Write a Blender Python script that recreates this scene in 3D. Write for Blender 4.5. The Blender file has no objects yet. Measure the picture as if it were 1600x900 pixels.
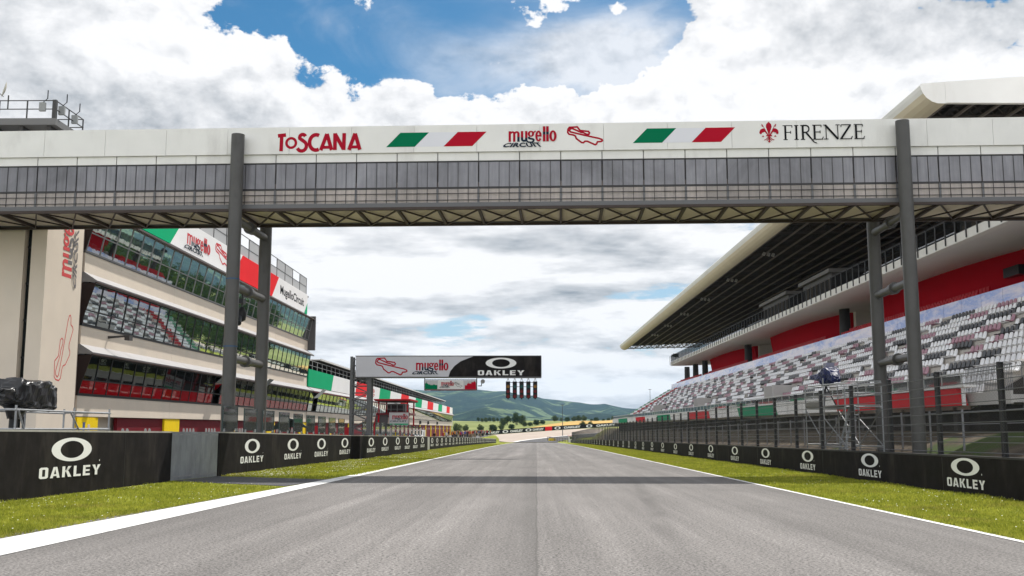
import bpy, bmesh, math, random
import numpy as np
from mathutils import Matrix, Vector

C = bpy.context.scene
COL = C.collection
R = math.radians

# ------------------------------------------------------------------ camera
cam = bpy.data.cameras.new('camera')
cam.lens = 36.0
cam.sensor_width = 36.0
cam.clip_start = 0.1
cam.clip_end = 30000.0
cam_ob = bpy.data.objects.new('camera', cam)
COL.objects.link(cam_ob)
cam_ob.location = (0, 0, 1.5)
cam_ob.rotation_euler = (R(90 + 7.7588), 0, R(0.7096))
C.camera = cam_ob

# ------------------------------------------------------------------ sun, sky, exposure
SUN_AZ, SUN_EL = 25.0, 57.4            # azimuth from +Y towards +X, elevation
sl = bpy.data.lights.new('sun', 'SUN')
sl.energy = 4.2
sl.angle = R(0.5)
sl.color = (1.0, 0.955, 0.89)
so = bpy.data.objects.new('sun', sl)
COL.objects.link(so)
sd = Vector((math.sin(R(SUN_AZ)) * math.cos(R(SUN_EL)), math.cos(R(SUN_AZ)) * math.cos(R(SUN_EL)), math.sin(R(SUN_EL))))
so.rotation_euler = sd.to_track_quat('Z', 'Y').to_euler()
so.location = (60, 120, 200)

C.view_settings.view_transform = 'Standard'
C.view_settings.look = 'None'
C.view_settings.gamma = 1
C.view_settings.use_curve_mapping = False
C.view_settings.exposure = 0.46
C.render.film_transparent = False
C.cycles.use_denoising = True
try:
    C.cycles.denoiser = 'OPENIMAGEDENOISE'
except Exception:
    pass
C.cycles.max_bounces = 6
C.cycles.diffuse_bounces = 3
C.cycles.glossy_bounces = 3
C.cycles.transmission_bounces = 4
C.cycles.transparent_max_bounces = 24
C.cycles.volume_bounces = 0
C.cycles.sample_clamp_indirect = 6.0


class NT:
    """small helper for node trees"""
    def __init__(self, tree):
        self.t = tree; self.n = tree.nodes; self.l = tree.links
    def new(self, typ, **kw):
        nd = self.n.new(typ)
        for k, v in kw.items():
            setattr(nd, k, v)
        return nd
    def put(self, sock, v):
        if isinstance(v, bpy.types.NodeSocket):
            self.l.new(v, sock)
        elif v is not None:
            sock.default_value = v
    def m(self, op, a, b=None, c=None, clamp=False):
        nd = self.new('ShaderNodeMath', operation=op, use_clamp=clamp)
        self.put(nd.inputs[0], a)
        if b is not None: self.put(nd.inputs[1], b)
        if c is not None: self.put(nd.inputs[2], c)
        return nd.outputs[0]
    def smooth(self, v, lo, hi):
        nd = self.new('ShaderNodeMapRange', interpolation_type='SMOOTHSTEP')
        self.put(nd.inputs[0], v)
        nd.inputs[1].default_value = lo; nd.inputs[2].default_value = hi
        nd.inputs[3].default_value = 0; nd.inputs[4].default_value = 1
        return nd.outputs[0]
    def lin(self, v, lo, hi, a, b):
        nd = self.new('ShaderNodeMapRange')
        self.put(nd.inputs[0], v)
        nd.inputs[1].default_value = lo; nd.inputs[2].default_value = hi
        nd.inputs[3].default_value = a; nd.inputs[4].default_value = b
        return nd.outputs[0]
    def mix(self, f, a, b):
        nd = self.new('ShaderNodeMix', data_type='RGBA')
        self.put(nd.inputs[0], f)
        for s, v in ((nd.inputs[6], a), (nd.inputs[7], b)):
            if not isinstance(v, bpy.types.NodeSocket) and len(v) == 3: v = (*v, 1)
            self.put(s, v)
        return nd.outputs[2]
    def vscale(self, v, s):
        nd = self.new('ShaderNodeVectorMath', operation='MULTIPLY')
        self.put(nd.inputs[0], v); nd.inputs[1].default_value = s
        return nd.outputs[0]
    def vadd(self, v, s):
        nd = self.new('ShaderNodeVectorMath', operation='ADD')
        self.put(nd.inputs[0], v); nd.inputs[1].default_value = s
        return nd.outputs[0]
    def noise(self, v, scale, detail=4, rough=0.55, dist=0.0):
        nd = self.new('ShaderNodeTexNoise')
        self.put(nd.inputs['Vector'], v)
        nd.inputs['Scale'].default_value = scale
        nd.inputs['Detail'].default_value = detail
        nd.inputs['Roughness'].default_value = rough
        nd.inputs['Distortion'].default_value = dist
        return nd.outputs['Fac']


def build_world():
    w = bpy.data.worlds.new('World')
    C.world = w
    w.use_nodes = True
    t = NT(w.node_tree)
    t.n.clear()
    out = t.new('ShaderNodeOutputWorld')
    sky = t.new('ShaderNodeTexSky', sky_type='NISHITA')
    sky.sun_disc = False
    sky.sun_elevation = R(SUN_EL)
    sky.sun_rotation = R(SUN_AZ)
    sky.altitude = 300
    sky.air_density = 1.0
    sky.dust_density = 0.3
    sky.ozone_density = 2.0
    bg = t.new('ShaderNodeBackground')
    # air is deeper blue away from the sun than a plain clear sky at this exposure
    tint = t.new('ShaderNodeMix', data_type='RGBA', blend_type='MULTIPLY')
    tint.inputs[0].default_value = 1.0
    t.l.new(sky.outputs[0], tint.inputs[6])
    tint.inputs[7].default_value = (0.38, 0.84, 1.0, 1)
    bg.inputs[1].default_value = 0.066

    co = t.new('ShaderNodeTexCoord').outputs['Generated']
    sx = t.new('ShaderNodeSeparateXYZ'); t.l.new(co, sx.inputs[0])
    X, Y, Z = sx.outputs
    front = t.smooth(Y, -0.1, 0.2)
    # paler, milkier air low down
    low = t.m('SUBTRACT', 1.0, t.smooth(Z, 0.05, 0.30))
    t.l.new(t.mix(t.m('MULTIPLY', low, 0.62), tint.outputs[2], (8.2, 9.3, 10.2)), bg.inputs[0])

    def gauss(cx, cz, rx, rz, amp):
        a = t.m('MULTIPLY', t.m('SUBTRACT', X, cx), 1 / rx)
        b = t.m('MULTIPLY', t.m('SUBTRACT', Z, cz), 1 / rz)
        d = t.m('ADD', t.m('MULTIPLY', a, a), t.m('MULTIPLY', b, b))
        g = t.m('MULTIPLY', t.m('EXPONENT', t.m('MULTIPLY', d, -1.0)), amp)
        return t.m('MULTIPLY', g, front)

    def addall(lst):
        s = lst[0]
        for q in lst[1:]: s = t.m('ADD', s, q)
        return s

    hi = t.vadd(t.vscale(co, (1, 1, 1.5)), (3.13, 1.7, 0.4))
    lo = t.vadd(t.vscale(co, (1, 1, 4.5)), (7.9, 2.2, 5.1))
    def billow(v, scale):
        n1 = t.noise(v, scale, 3, .55)
        return t.m('ABSOLUTE', t.m('SUBTRACT', n1, .5))
    def dens(vec_hi, vec_lo, zz, fine=True):
        a = t.m('ADD', t.m('MULTIPLY', t.m('SUBTRACT', t.noise(vec_hi, 7.5, 13, 0.60, 0.1), .5), 1.7), .5)
        a = t.m('SUBTRACT', a, t.m('MULTIPLY', billow(vec_hi, 17.0), .34))
        a = t.m('SUBTRACT', a, t.m('MULTIPLY', billow(vec_hi, 41.0), .16))
        b = t.noise(vec_lo, 5.0, 12, 0.58, 0.1)
        b = t.m('SUBTRACT', b, t.m('MULTIPLY', billow(vec_lo, 14.0), .22))
        f = t.smooth(zz, 0.16, 0.27)
        return t.m('ADD', t.m('ADD', t.m('MULTIPLY', a, f), t.m('MULTIPLY', b, t.m('SUBTRACT', 1.0, f))), .045)
    D = dens(hi, lo, Z)
    D2 = dens(t.vadd(hi, (0.004, 0.0, 0.022)), t.vadd(lo, (0.004, 0, 0.05)), Z)
    # where the big gaps of blue and the big banks of cloud stand in the sky; centres first taken from image pixels
    bias = addall([
        gauss(-0.150, 0.375, 0.085, 0.044, -0.24), gauss(-0.070, 0.345, 0.07, 0.030, -0.20), gauss(-0.225, 0.372, 0.04, 0.028, -0.17), gauss(0.035, 0.335, 0.085, 0.036, -0.20),
        gauss(0.085, 0.366, 0.05, 0.022, -0.20), gauss(-0.03, 0.392, 0.17, 0.03, -0.22), gauss(-0.165, 0.345, 0.04, 0.014, -0.06), gauss(0.24, 0.36, 0.08, 0.04, 0.14), gauss(-0.083, 0.357, 0.022, 0.010, 0.30), gauss(-0.034, 0.347, 0.026, 0.011, 0.32), gauss(0.088, 0.388, 0.018, 0.010, 0.28), gauss(0.165, 0.352, 0.045, 0.022, 0.20),
        gauss(-0.36, 0.33, 0.12, 0.07, 0.24), gauss(-0.40, 0.28, 0.16, 0.03, 0.12), gauss(-0.02, 0.285, 0.10, 0.018, 0.10), gauss(-0.11, 0.295, 0.11, 0.028, 0.13), gauss(-0.27, 0.30, 0.07, 0.04, 0.12),
        gauss(0.34, 0.30, 0.17, 0.08, 0.20), gauss(0.15, 0.295, 0.12, 0.022, 0.12),
        gauss(-0.10, 0.16, 0.16, 0.05, 0.10), gauss(0.03, 0.18, 0.14, 0.03, 0.12),
        gauss(0.10, 0.125, 0.02, 0.010, -0.05), gauss(-0.09, 0.098, 0.14, 0.012, -0.07), gauss(0.10, 0.078, 0.08, 0.018, -0.06), gauss(-0.20, 0.085, 0.05, 0.012, -0.06)])
    dd = t.m('ADD', t.m('ADD', D, bias), 0.09)
    alpha = t.smooth(dd, 0.485, 0.545)
    # thin high veil
    veil = t.noise(t.vadd(t.vscale(co, (1.2, 1.0, 3.2)), (1.0, 4.0, 2.0)), 3.0, 8, 0.6, 0.6)
    va = t.m('MINIMUM', t.m('ADD', t.m('MULTIPLY', t.smooth(veil, 0.45, 0.80), 0.5), t.m('MULTIPLY', gauss(0.08, 0.345, 0.10, 0.04, 1.0), t.smooth(veil, 0.26, 0.58))), 0.8)
    alpha = t.m('MAXIMUM', alpha, va)
    # grey bellies
    relief = t.m('MULTIPLY', t.m('SUBTRACT', D2, D), t.lin(Z, 0.15, 0.28, 3.4, 1.7))
    belly = t.noise(t.vadd(t.vscale(co, (1, 1, 2.6)), (0.3, 9.0, 1.0)), 3.6, 9, 0.6, 0.2)
    greys = addall([gauss(0.0, 0.188, 0.11, 0.016, 0.46), gauss(0.08, 0.160, 0.06, 0.018, 0.40), gauss(0.04, 0.127, 0.04, 0.009, 0.34), gauss(-0.08, 0.15, 0.12, 0.025, -0.22), gauss(0.03, 0.145, 0.06, 0.008, -0.2),
                    gauss(0.37, 0.352, 0.10, 0.028, 0.55), gauss(-0.40, 0.290, 0.14, 0.034, 0.36), gauss(-0.27, 0.285, 0.10, 0.020, 0.28), gauss(-0.19, 0.180, 0.06, 0.012, 0.22),
                    gauss(-0.30, 0.335, 0.09, 0.03, -0.12), gauss(-0.05, 0.29, 0.13, 0.03, -0.12), gauss(0.17, 0.30, 0.12, 0.04, -0.14), gauss(-0.12, 0.14, 0.12, 0.03, -0.08)])
    wisp = t.noise(t.vadd(t.vscale(co, (1, 1, 1.8)), (5.3, 2.0, 7.0)), 8.0, 8, 0.62, 0.3)
    sh = t.m('ADD', t.m('ADD', t.lin(belly, 0.43, 0.80, 0.0, 0.36), greys), relief)
    sh = t.m('ADD', sh, t.m('MULTIPLY', t.smooth(wisp, 0.44, 0.68), 0.13))
    sh = t.m('MAXIMUM', t.m('MINIMUM', sh, 1.0), 0.0)
    ccol = t.mix(sh, (0.745, 0.745, 0.755), (0.22, 0.25, 0.285))
    cbg = t.new('ShaderNodeBackground')
    t.l.new(ccol, cbg.inputs[0])
    # sunlit clouds out of view behind the viewer, boosted to brighten faces turned this way
    t.l.new(t.m('ADD', 1.0, t.m('MULTIPLY', t.smooth(t.m('MULTIPLY', Y, -1.0), -0.1, 0.7), 0.75)), cbg.inputs[1])
    mx = t.new('ShaderNodeMixShader')
    t.l.new(alpha, mx.inputs[0])
    t.l.new(bg.outputs[0], mx.inputs[1])
    t.l.new(cbg.outputs[0], mx.inputs[2])
    t.l.new(mx.outputs[0], out.inputs[0])
    w.cycles.sampling_method = 'MANUAL'
    w.cycles.sample_map_resolution = 512

build_world()

# ------------------------------------------------------------------ materials
MATS = {}

def mat(name, col, rough=0.6, metal=0.0, var=0.0, vscale=1.0, bump=0.0, bscale=20.0, spec=0.22, stretch=(1, 1, 1), dirt=None, dscale=0.6):
    if name in MATS: return MATS[name]
    m = bpy.data.materials.new(name); m.use_nodes = True
    t = NT(m.node_tree)
    b = t.n['Principled BSDF']
    b.inputs['Base Color'].default_value = (*col, 1)
    b.inputs['Roughness'].default_value = rough
    b.inputs['Metallic'].default_value = metal
    b.inputs['Specular IOR Level'].default_value = spec
    pos = t.new('ShaderNodeNewGeometry').outputs['Position']
    pos = t.vscale(pos, stretch)
    cur = (*col, 1)
    if var > 0:
        f = t.noise(pos, vscale, 6, 0.6)
        a = tuple(min(1, c * (1 + var)) for c in col); d = tuple(c * (1 - var) for c in col)
        cur = t.mix(t.lin(f, 0.25, 0.75, 0, 1), d, a)
    if dirt is not None:
        f = t.noise(t.vscale(pos, (1, 1, 0.35)), dscale, 8, 0.65)
        cur = t.mix(t.m('MULTIPLY', t.smooth(f, 0.5, 0.75), 0.75), cur, dirt)
    if not isinstance(cur, tuple):
        t.l.new(cur, b.inputs['Base Color'])
    if bump > 0:
        bn = t.new('ShaderNodeBump'); bn.inputs['Strength'].default_value = bump
        bn.inputs['Distance'].default_value = 0.02
        t.l.new(t.noise(pos, bscale, 4, 0.6), bn.inputs['Height'])
        t.l.new(bn.outputs[0], b.inputs['Normal'])
    MATS[name] = m
    return m


def glass_mat(name, tint, alpha, rough=0.03):
    """sheet glass: mostly see-through, tinted, mirror-like at grazing angles"""
    if name in MATS: return MATS[name]
    m = bpy.data.materials.new(name); m.use_nodes = True
    t = NT(m.node_tree); t.n.clear()
    out = t.new('ShaderNodeOutputMaterial')
    tr = t.new('ShaderNodeBsdfTransparent'); tr.inputs[0].default_value = (*tint, 1)
    gl = t.new('ShaderNodeBsdfGlossy'); gl.inputs['Roughness'].default_value = rough
    df = t.new('ShaderNodeBsdfDiffuse'); df.inputs[0].default_value = (*[min(1, c * .8) for c in tint], 1)
    fr = t.new('ShaderNodeFresnel'); fr.inputs[0].default_value = 1.5
    m1 = t.new('ShaderNodeMixShader'); m1.inputs[0].default_value = alpha
    t.l.new(tr.outputs[0], m1.inputs[1]); t.l.new(df.outputs[0], m1.inputs[2])
    m2 = t.new('ShaderNodeMixShader'); t.l.new(fr.outputs[0], m2.inputs[0])
    t.l.new(m1.outputs[0], m2.inputs[1]); t.l.new(gl.outputs[0], m2.inputs[2])
    t.l.new(m2.outputs[0], out.inputs[0])
    MATS[name] = m
    return m


# ------------------------------------------------------------------ mesh helpers
class MB:
    """collects shapes and links them as ONE mesh object; f maps every point"""
    def __init__(self, f=None):
        self.v = []; self.fc = []; self.mi = []; self.sm = []; self.f = f
    def add(self, vs, fs, mi=0, smooth=False):
        o = len(self.v)
        self.v += [tuple(self.f(*p)) if self.f else tuple(p) for p in vs]
        for q in fs:
            self.fc.append([o + i for i in q]); self.mi.append(mi); self.sm.append(smooth)
        return self
    def quad(self, a, b, c, d, mi=0):
        return self.add([a, b, c, d], [(0, 1, 2, 3)], mi)
    def box(self, x0, x1, y0, y1, z0, z1, mi=0):
        vs = [(x, y, z) for z in (z0, z1) for y in (y0, y1) for x in (x0, x1)]
        return self.add(vs, [(0, 2, 3, 1), (4, 5, 7, 6), (0, 1, 5, 4), (2, 6, 7, 3), (0, 4, 6, 2), (1, 3, 7, 5)], mi)
    def bar(self, p, q, w, h=None, mi=0, up=(0, 0, 1)):
        h = h or w
        p = Vector(p); q = Vector(q); d = (q - p).normalized(); u = Vector(up)
        if abs(d.dot(u)) > 0.98: u = Vector((1, 0, 0))
        s = d.cross(u).normalized() * w / 2; u = s.cross(d).normalized() * h / 2
        vs = [p - s - u, p + s - u, p + s + u, p - s + u, q - s - u, q + s - u, q + s + u, q - s + u]
        return self.add(vs, [(0, 1, 2, 3), (7, 6, 5, 4), (0, 4, 5, 1), (1, 5, 6, 2), (2, 6, 7, 3), (3, 7, 4, 0)], mi)
    def tube(self, p, q, r0, r1=None, n=10, mi=0, caps=True):
        r1 = r0 if r1 is None else r1
        p = Vector(p); q = Vector(q); d = (q - p).normalized()
        u = Vector((0, 0, 1)) if abs(d.z) < 0.95 else Vector((1, 0, 0))
        s = d.cross(u).normalized(); u = s.cross(d)
        vs = []
        for c, r in ((p, r0), (q, r1)):
            for i in range(n):
                a = 2 * math.pi * i / n
                vs.append(c + s * math.cos(a) * r + u * math.sin(a) * r)
        self.add(vs, [(i, (i + 1) % n, n + (i + 1) % n, n + i) for i in range(n)], mi, True)
        if caps:
            self.add(vs[:n], [tuple(range(n - 1, -1, -1))], mi); self.add(vs[n:], [tuple(range(n))], mi)
        return self
    def sweep(self, prof, ys, closed=True, caps=True, mi=0, mis=None, smooth=False):
        """profile of (a, h) pairs swept along ys; points are (a, y, h)"""
        n = len(prof); vs = [(a, y, h) for y in ys for a, h in prof]
        fs = []; o = len(self.v)
        self.add(vs, [])
        for k in range(len(ys) - 1):
            for i in range(n if closed else n - 1):
                j = (i + 1) % n
                self.fc.append([o + k * n + i, o + k * n + j, o + (k + 1) * n + j, o + (k + 1) * n + i])
                self.mi.append(mis[i] if mis else mi); self.sm.append(smooth)
        if caps and closed:
            self.fc.append([o + i for i in range(n - 1, -1, -1)]); self.mi.append(mi); self.sm.append(False)
            e = o + (len(ys) - 1) * n
            self.fc.append([e + i for i in range(n)]); self.mi.append(mi); self.sm.append(False)
        return self
    def prism(self, poly, f0, f1, mi=0):
        """poly of 2-D points, f0/f1 map a 2-D point to the two end faces"""
        n = len(poly)
        self.add([f0(*p) for p in poly] + [f1(*p) for p in poly],
                 [tuple(range(n - 1, -1, -1)), tuple(range(n, 2 * n))] + [(i, (i + 1) % n, n + (i + 1) % n, n + i) for i in range(n)], mi)
        return self
    def mesh(self, name, mats):
        me = bpy.data.meshes.new(name)
        me.from_pydata(self.v, [], self.fc)
        for m in (mats if isinstance(mats, (list, tuple)) else [mats]): me.materials.append(m)
        me.polygons.foreach_set('material_index', self.mi)
        me.polygons.foreach_set('use_smooth', self.sm)
        me.update()
        bm = bmesh.new(); bm.from_mesh(me)
        bmesh.ops.recalc_face_normals(bm, faces=bm.faces)
        bm.to_mesh(me); bm.free()
        return me
    def build(self, name, mats, parent=None, label=None):
        o = bpy.data.objects.new(name, self.mesh(name, mats))
        COL.objects.link(o)
        if label: o['label'] = label
        if parent is not None: adopt(o, parent)
        return o


def adopt(o, parent):
    """o is modelled in world space; keep it there under its parent"""
    o.parent = parent
    top = parent
    while top.parent is not None: top = top.parent
    if parent is top:
        o.matrix_parent_inverse = (Matrix.Translation(top.location) @ top.rotation_euler.to_matrix().to_4x4()).inverted() if not top.get('local') else Matrix.Identity(4)


def tag(o, label, cat, group=None, kind='thing'):
    o['label'] = label; o['category'] = cat; o['kind'] = kind
    if group: o['group'] = group
    return o


def thing(name, label, cat, loc=(0, 0, 0), group=None, rz=0, local=False):
    o = bpy.data.objects.new(name, None); COL.objects.link(o)
    o.empty_display_size = 0.3
    o.location = loc; o.rotation_euler = (0, 0, rz)
    if local: o['local'] = 1        # children are modelled in the thing's own space
    return tag(o, label, cat, group)


def struct(o, kind='structure'):
    o['kind'] = kind
    return o


def copy_thing(src, loc, rz=None, label=None, mats=None):
    o = src.copy(); COL.objects.link(o); o.location = loc
    if rz is not None: o.rotation_euler = (0, 0, rz)
    if label: o['label'] = label
    def rec(a, b):
        for ch in list(a.children):
            c = ch.copy(); COL.objects.link(c); c.parent = b; c.matrix_parent_inverse = ch.matrix_parent_inverse.copy()
            rec(ch, c)
    rec(src, o)
    return o


# ------------------------------------------------------------------ the lie of the land
TX = 0.011116                          # the track runs a touch to the right of the stands
_gy = np.array([-60, 0, 60, 120, 180, 240, 300, 345, 385, 430, 480, 530, 600, 700, 800, 1000, 1200, 1600, 2200.0])
_gz = np.array([.51, 0, -.515, -1.03, -1.60, -2.25, -2.95, -3.42, -3.35, -2.55, -1.75, -1.25, .3, 2.6, 4.8, 8.4, 8.0, 2.0, -6.0])

def g(y):
    """height of the ground along the track: down to a dip at 350 m, then up again"""
    y = min(max(y, -60), 2200)
    i = int(np.searchsorted(_gy, y, side='right') - 1); i = min(max(i, 0), len(_gy) - 2)
    h = _gy[i + 1] - _gy[i]; s = (y - _gy[i]) / h
    def slope(k):
        a = max(k - 1, 0); b = min(k + 1, len(_gy) - 1)
        return (_gz[b] - _gz[a]) / (_gy[b] - _gy[a])
    m0, m1 = slope(i) * h, slope(i + 1) * h
    return float((2*s**3-3*s**2+1)*_gz[i] + (s**3-2*s**2+s)*m0 + (-2*s**3+3*s**2)*_gz[i+1] + (s**3-s**2)*m1)

def ss(v, a, b):
    t = min(max((v - a) / (b - a), 0), 1); return t * t * (3 - 2 * t)

def ground(x, y):
    lat = x - TX * y
    z = g(y)
    if y < 420:
        f = 1 - ss(y, 260, 330)
        z += f * ss(lat, 12.4, 18.4) * (1.35 - z)              # bank below the stand
        z += (1 - ss(y, 330, 400)) * ss(-lat, 12.4, 13.4) * (max(g(y), -0.9) - g(y))     # pit lane stays level
    if y > 390:
        z += ss(y, 390, 500) * (1 - ss(y, 620, 1000)) * min(max(.062 * (x + 6), -1.2), 3.2)   # the bend climbs to the right
    if y > 540:
        z += ss(y, 540, 800) * (0.010 * x + 1.1 * math.sin(x * 0.021 + y * 0.004) + 0.6 * math.sin(x * 0.05 + 1))
    return z

def T(l, y, h=0.0):
    """track coordinates: metres right of the seam, metres ahead, height above the track"""
    return (l + TX * y, y, g(y) + h)

# ------------------------------------------------------------------ lettering (flat shapes in u, v; every stroke a hair above the last)
class Ink:
    def __init__(self):
        self.s = []                      # (points2d, faces, ink)
    def poly(self, pts, ink=0):
        self.s.append((list(pts), [tuple(range(len(pts)))], ink)); return self
    def line(self, pts, w, ink=0, closed=False, w2=None):
        """a pen stroke of width w along pts with mitred joints (w2: width at the end)"""
        P = [Vector((a, b)) for a, b in pts]
        n = len(P); L = []; Rr = []
        for i in range(n):
            a = P[i - 1] if (i > 0 or closed) else None
            b = P[(i + 1) % n] if (i < n - 1 or closed) else None
            d0 = (P[i] - a).normalized() if a is not None else None
            d1 = (b - P[i]).normalized() if b is not None else None
            d0 = d0 if d0 is not None else d1; d1 = d1 if d1 is not None else d0
            t = (d0 + d1)
            t = t.normalized() if t.length > 1e-6 else d0
            nn = Vector((-t.y, t.x)); k = max(0.45, nn.dot(Vector((-d0.y, d0.x))))
            ww = w if w2 is None else w + (w2 - w) * i / (n - 1)
            L.append(P[i] + nn * ww / 2 / k); Rr.append(P[i] - nn * ww / 2 / k)
        m = n if closed else n - 1
        self.s.append(([tuple(q) for q in L] + [tuple(q) for q in Rr], [(i, n + i, n + (i + 1) % n, (i + 1) % n) for i in range(m)], ink))
        return self
    def ring(self, cx, cy, rx, ry, ix, iy, ink=0, a0=0, a1=360, n=40):
        full = abs(a1 - a0) >= 360
        k = n if full else n + 1
        A = [R(a0 + (a1 - a0) * i / n) for i in range(k)]
        o = [(cx + math.cos(a) * rx, cy + math.sin(a) * ry) for a in A]
        q = [(cx + math.cos(a) * ix, cy + math.sin(a) * iy) for a in A]
        self.s.append((o + q, [(i, (i + 1) % k, k + (i + 1) % k, k + i) for i in range(k if full else k - 1)], ink))
        return self
    def ell(self, cx, cy, rx, ry, ink=0, n=20, rot=0):
        c, s = math.cos(R(rot)), math.sin(R(rot))
        return self.poly([(cx + math.cos(6.28318*i/n)*rx*c - math.sin(6.28318*i/n)*ry*s, cy + math.cos(6.28318*i/n)*rx*s + math.sin(6.28318*i/n)*ry*c) for i in range(n)], ink)
    def text(self, word, w, h, ink=0, bold=0.02, gap=1.0, fn=None, at=(0, 0)):
        """plain capitals from the built-in face, squeezed to w by h; fn bends the points"""
        cu = bpy.data.curves.new('word', 'FONT')
        cu.body = word; cu.size = 1; cu.offset = bold; cu.resolution_u = 3; cu.space_character = gap
        ob = bpy.data.objects.new('word', cu)
        COL.objects.link(ob)
        dg = bpy.context.evaluated_depsgraph_get(); dg.update()
        me = bpy.data.meshes.new_from_object(ob.evaluated_get(dg))
        V = [(v.co.x, v.co.y) for v in me.vertices]; F = [tuple(p.vertices) for p in me.polygons]
        bpy.data.objects.remove(ob); bpy.data.meshes.remove(me)
        x0 = min(v[0] for v in V); x1 = max(v[0] for v in V); y0 = min(v[1] for v in V); y1 = max(v[1] for v in V)
        V = [((a - x0) / (x1 - x0), (b - y0) / (y1 - y0)) for a, b in V]
        if fn: V = [fn(a, b) for a, b in V]
        self.s.append(([(at[0] + a * w, at[1] + b * h) for a, b in V], F, ink))
        return self
    def xf(self, sx, sy, dx=0, dy=0):
        self.s = [([(a * sx + dx, b * sy + dy) for a, b in P], F, k) for P, F, k in self.s]; return self
    def rot90(self):
        self.s = [([(-b, a) for a, b in P], F, k) for P, F, k in self.s]; return self
    def join(self, other):
        self.s += other.s; return self
    def put(self, name, mats, origin, u, v, parent=None, label=None, lift=0.004):
        """lay the shapes on a surface: origin + a*u + b*v, facing u x v"""
        o = Vector(origin); u = Vector(u); v = Vector(v); n = u.cross(v).normalized()
        vs = []; fs = []; mi = []; k0 = 0
        for i, (P, F, ink) in enumerate(self.s):
            k = len(vs)
            vs += [tuple(o + u * a + v * b + n * (lift + 0.0012 * i)) for a, b in P]
            fs += [[k + q for q in f] for f in F]; mi += [ink] * len(F)
        me = bpy.data.meshes.new(name); me.from_pydata(vs, [], fs)
        for m in (mats if isinstance(mats, (list, tuple)) else [mats]): me.materials.append(m)
        me.polygons.foreach_set('material_index', mi); me.update()
        ob = bpy.data.objects.new(name, me); COL.objects.link(ob)
        if label: ob['label'] = label
        if parent is not None: adopt(ob, parent)
        return ob


def arc(cx, cy, rx, ry, a0, a1, n=12):
    return [(cx + math.cos(R(a0 + (a1 - a0) * i / n)) * rx, cy + math.sin(R(a0 + (a1 - a0) * i / n)) * ry) for i in range(n + 1)]


def ink_circuit():
    """red lower-case word over a fanned dark word; box about 2.35 wide, 0.85 high with the origin at the foot of the m"""
    k = Ink(); r, d = 0, 1
    h = 0.44
    def stem(x, y0, y1, w=0.085, ink=r): k.poly([(x, y0), (x + w, y0), (x + w, y1), (x, y1)], ink)
    # m
    stem(0.0, 0, h)
    for x in (0.085, 0.235):
        k.line(arc(x + .055, h - .10, .065, .062, 180, 20, 6), .075, r)
        stem(x + .075, .20 if x > .1 else 0.0, h - .07, .085, r)
    stem(0.31, 0, .20, .085, d)
    # u
    stem(.44, .16, h, .085, r); stem(.59, .16, h, .085, r)
    k.line([(.48, .18), (.482, .10)] + arc(.555, .09, .07, .055, 200, 340, 6), .08, d); stem(.59, 0, .16, .085, d)
    # g
    k.ring(.80, h - .12, .115, .125, .035, .075, r); k.poly([(.86, h - .06), (.96, h + .02), (.98, h - .04), (.9, h - .09)], r)
    k.line([(.72, .20), (.74, .13), (.87, .10), (.91, .04)], .075, d); k.line([(.91, .04), (.84, -.03), (.70, -.02), (.66, .03)], .06, d)
    # e
    k.ring(1.07, h / 2, .115, h / 2 + .005, .035, h / 2 - .065, r, 15, 330); k.poly([(1.0, h/2 - .02), (1.18, h/2 - .02), (1.18, h/2 + .045), (1.0, h/2 + .045)], r)
    # l l o
    for x in (1.225, 1.345):
        stem(x, 0, .28, .09, r); stem(x, .28, .40, .09, d); stem(x, .40, .62, .09, r)
    k.ring(1.585, h / 2, .13, h / 2 + .005, .042, h / 2 - .065, r)
    k.text('CIRCUIT', 1.13, .185, d, .04, 1.05, fn=lambda a, b: (.5 + (a - .5) * (1.0 + .36 * (1 - b)), b), at=(-.065, -.225))
    return k

TRACK = [(0.05, .98), (.28, 1.0), (.33, .87), (.36, .80), (.60, .74), (.63, .66), (.61, .58), (.55, .58), (.45, .68), (.38, .70), (.13, .92), (.08, .90),
         (.05, .80), (.08, .73), (.30, .62), (.60, .48), (.90, .35), (.99, .28), (1.0, .22), (.96, .17), (.86, .16), (.83, .04), (.79, .0), (.56, .20), (.50, .20),
         (.45, .12), (.40, .13), (.25, .35), (.22, .50), (.17, .55), (.04, .60), (0.0, .70), (.01, .88)]

def ink_track(w, h, pen, ink=0):
    k = Ink(); k.line([(a * w, b * h) for a, b in TRACK], pen, ink, closed=True); return k


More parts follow.
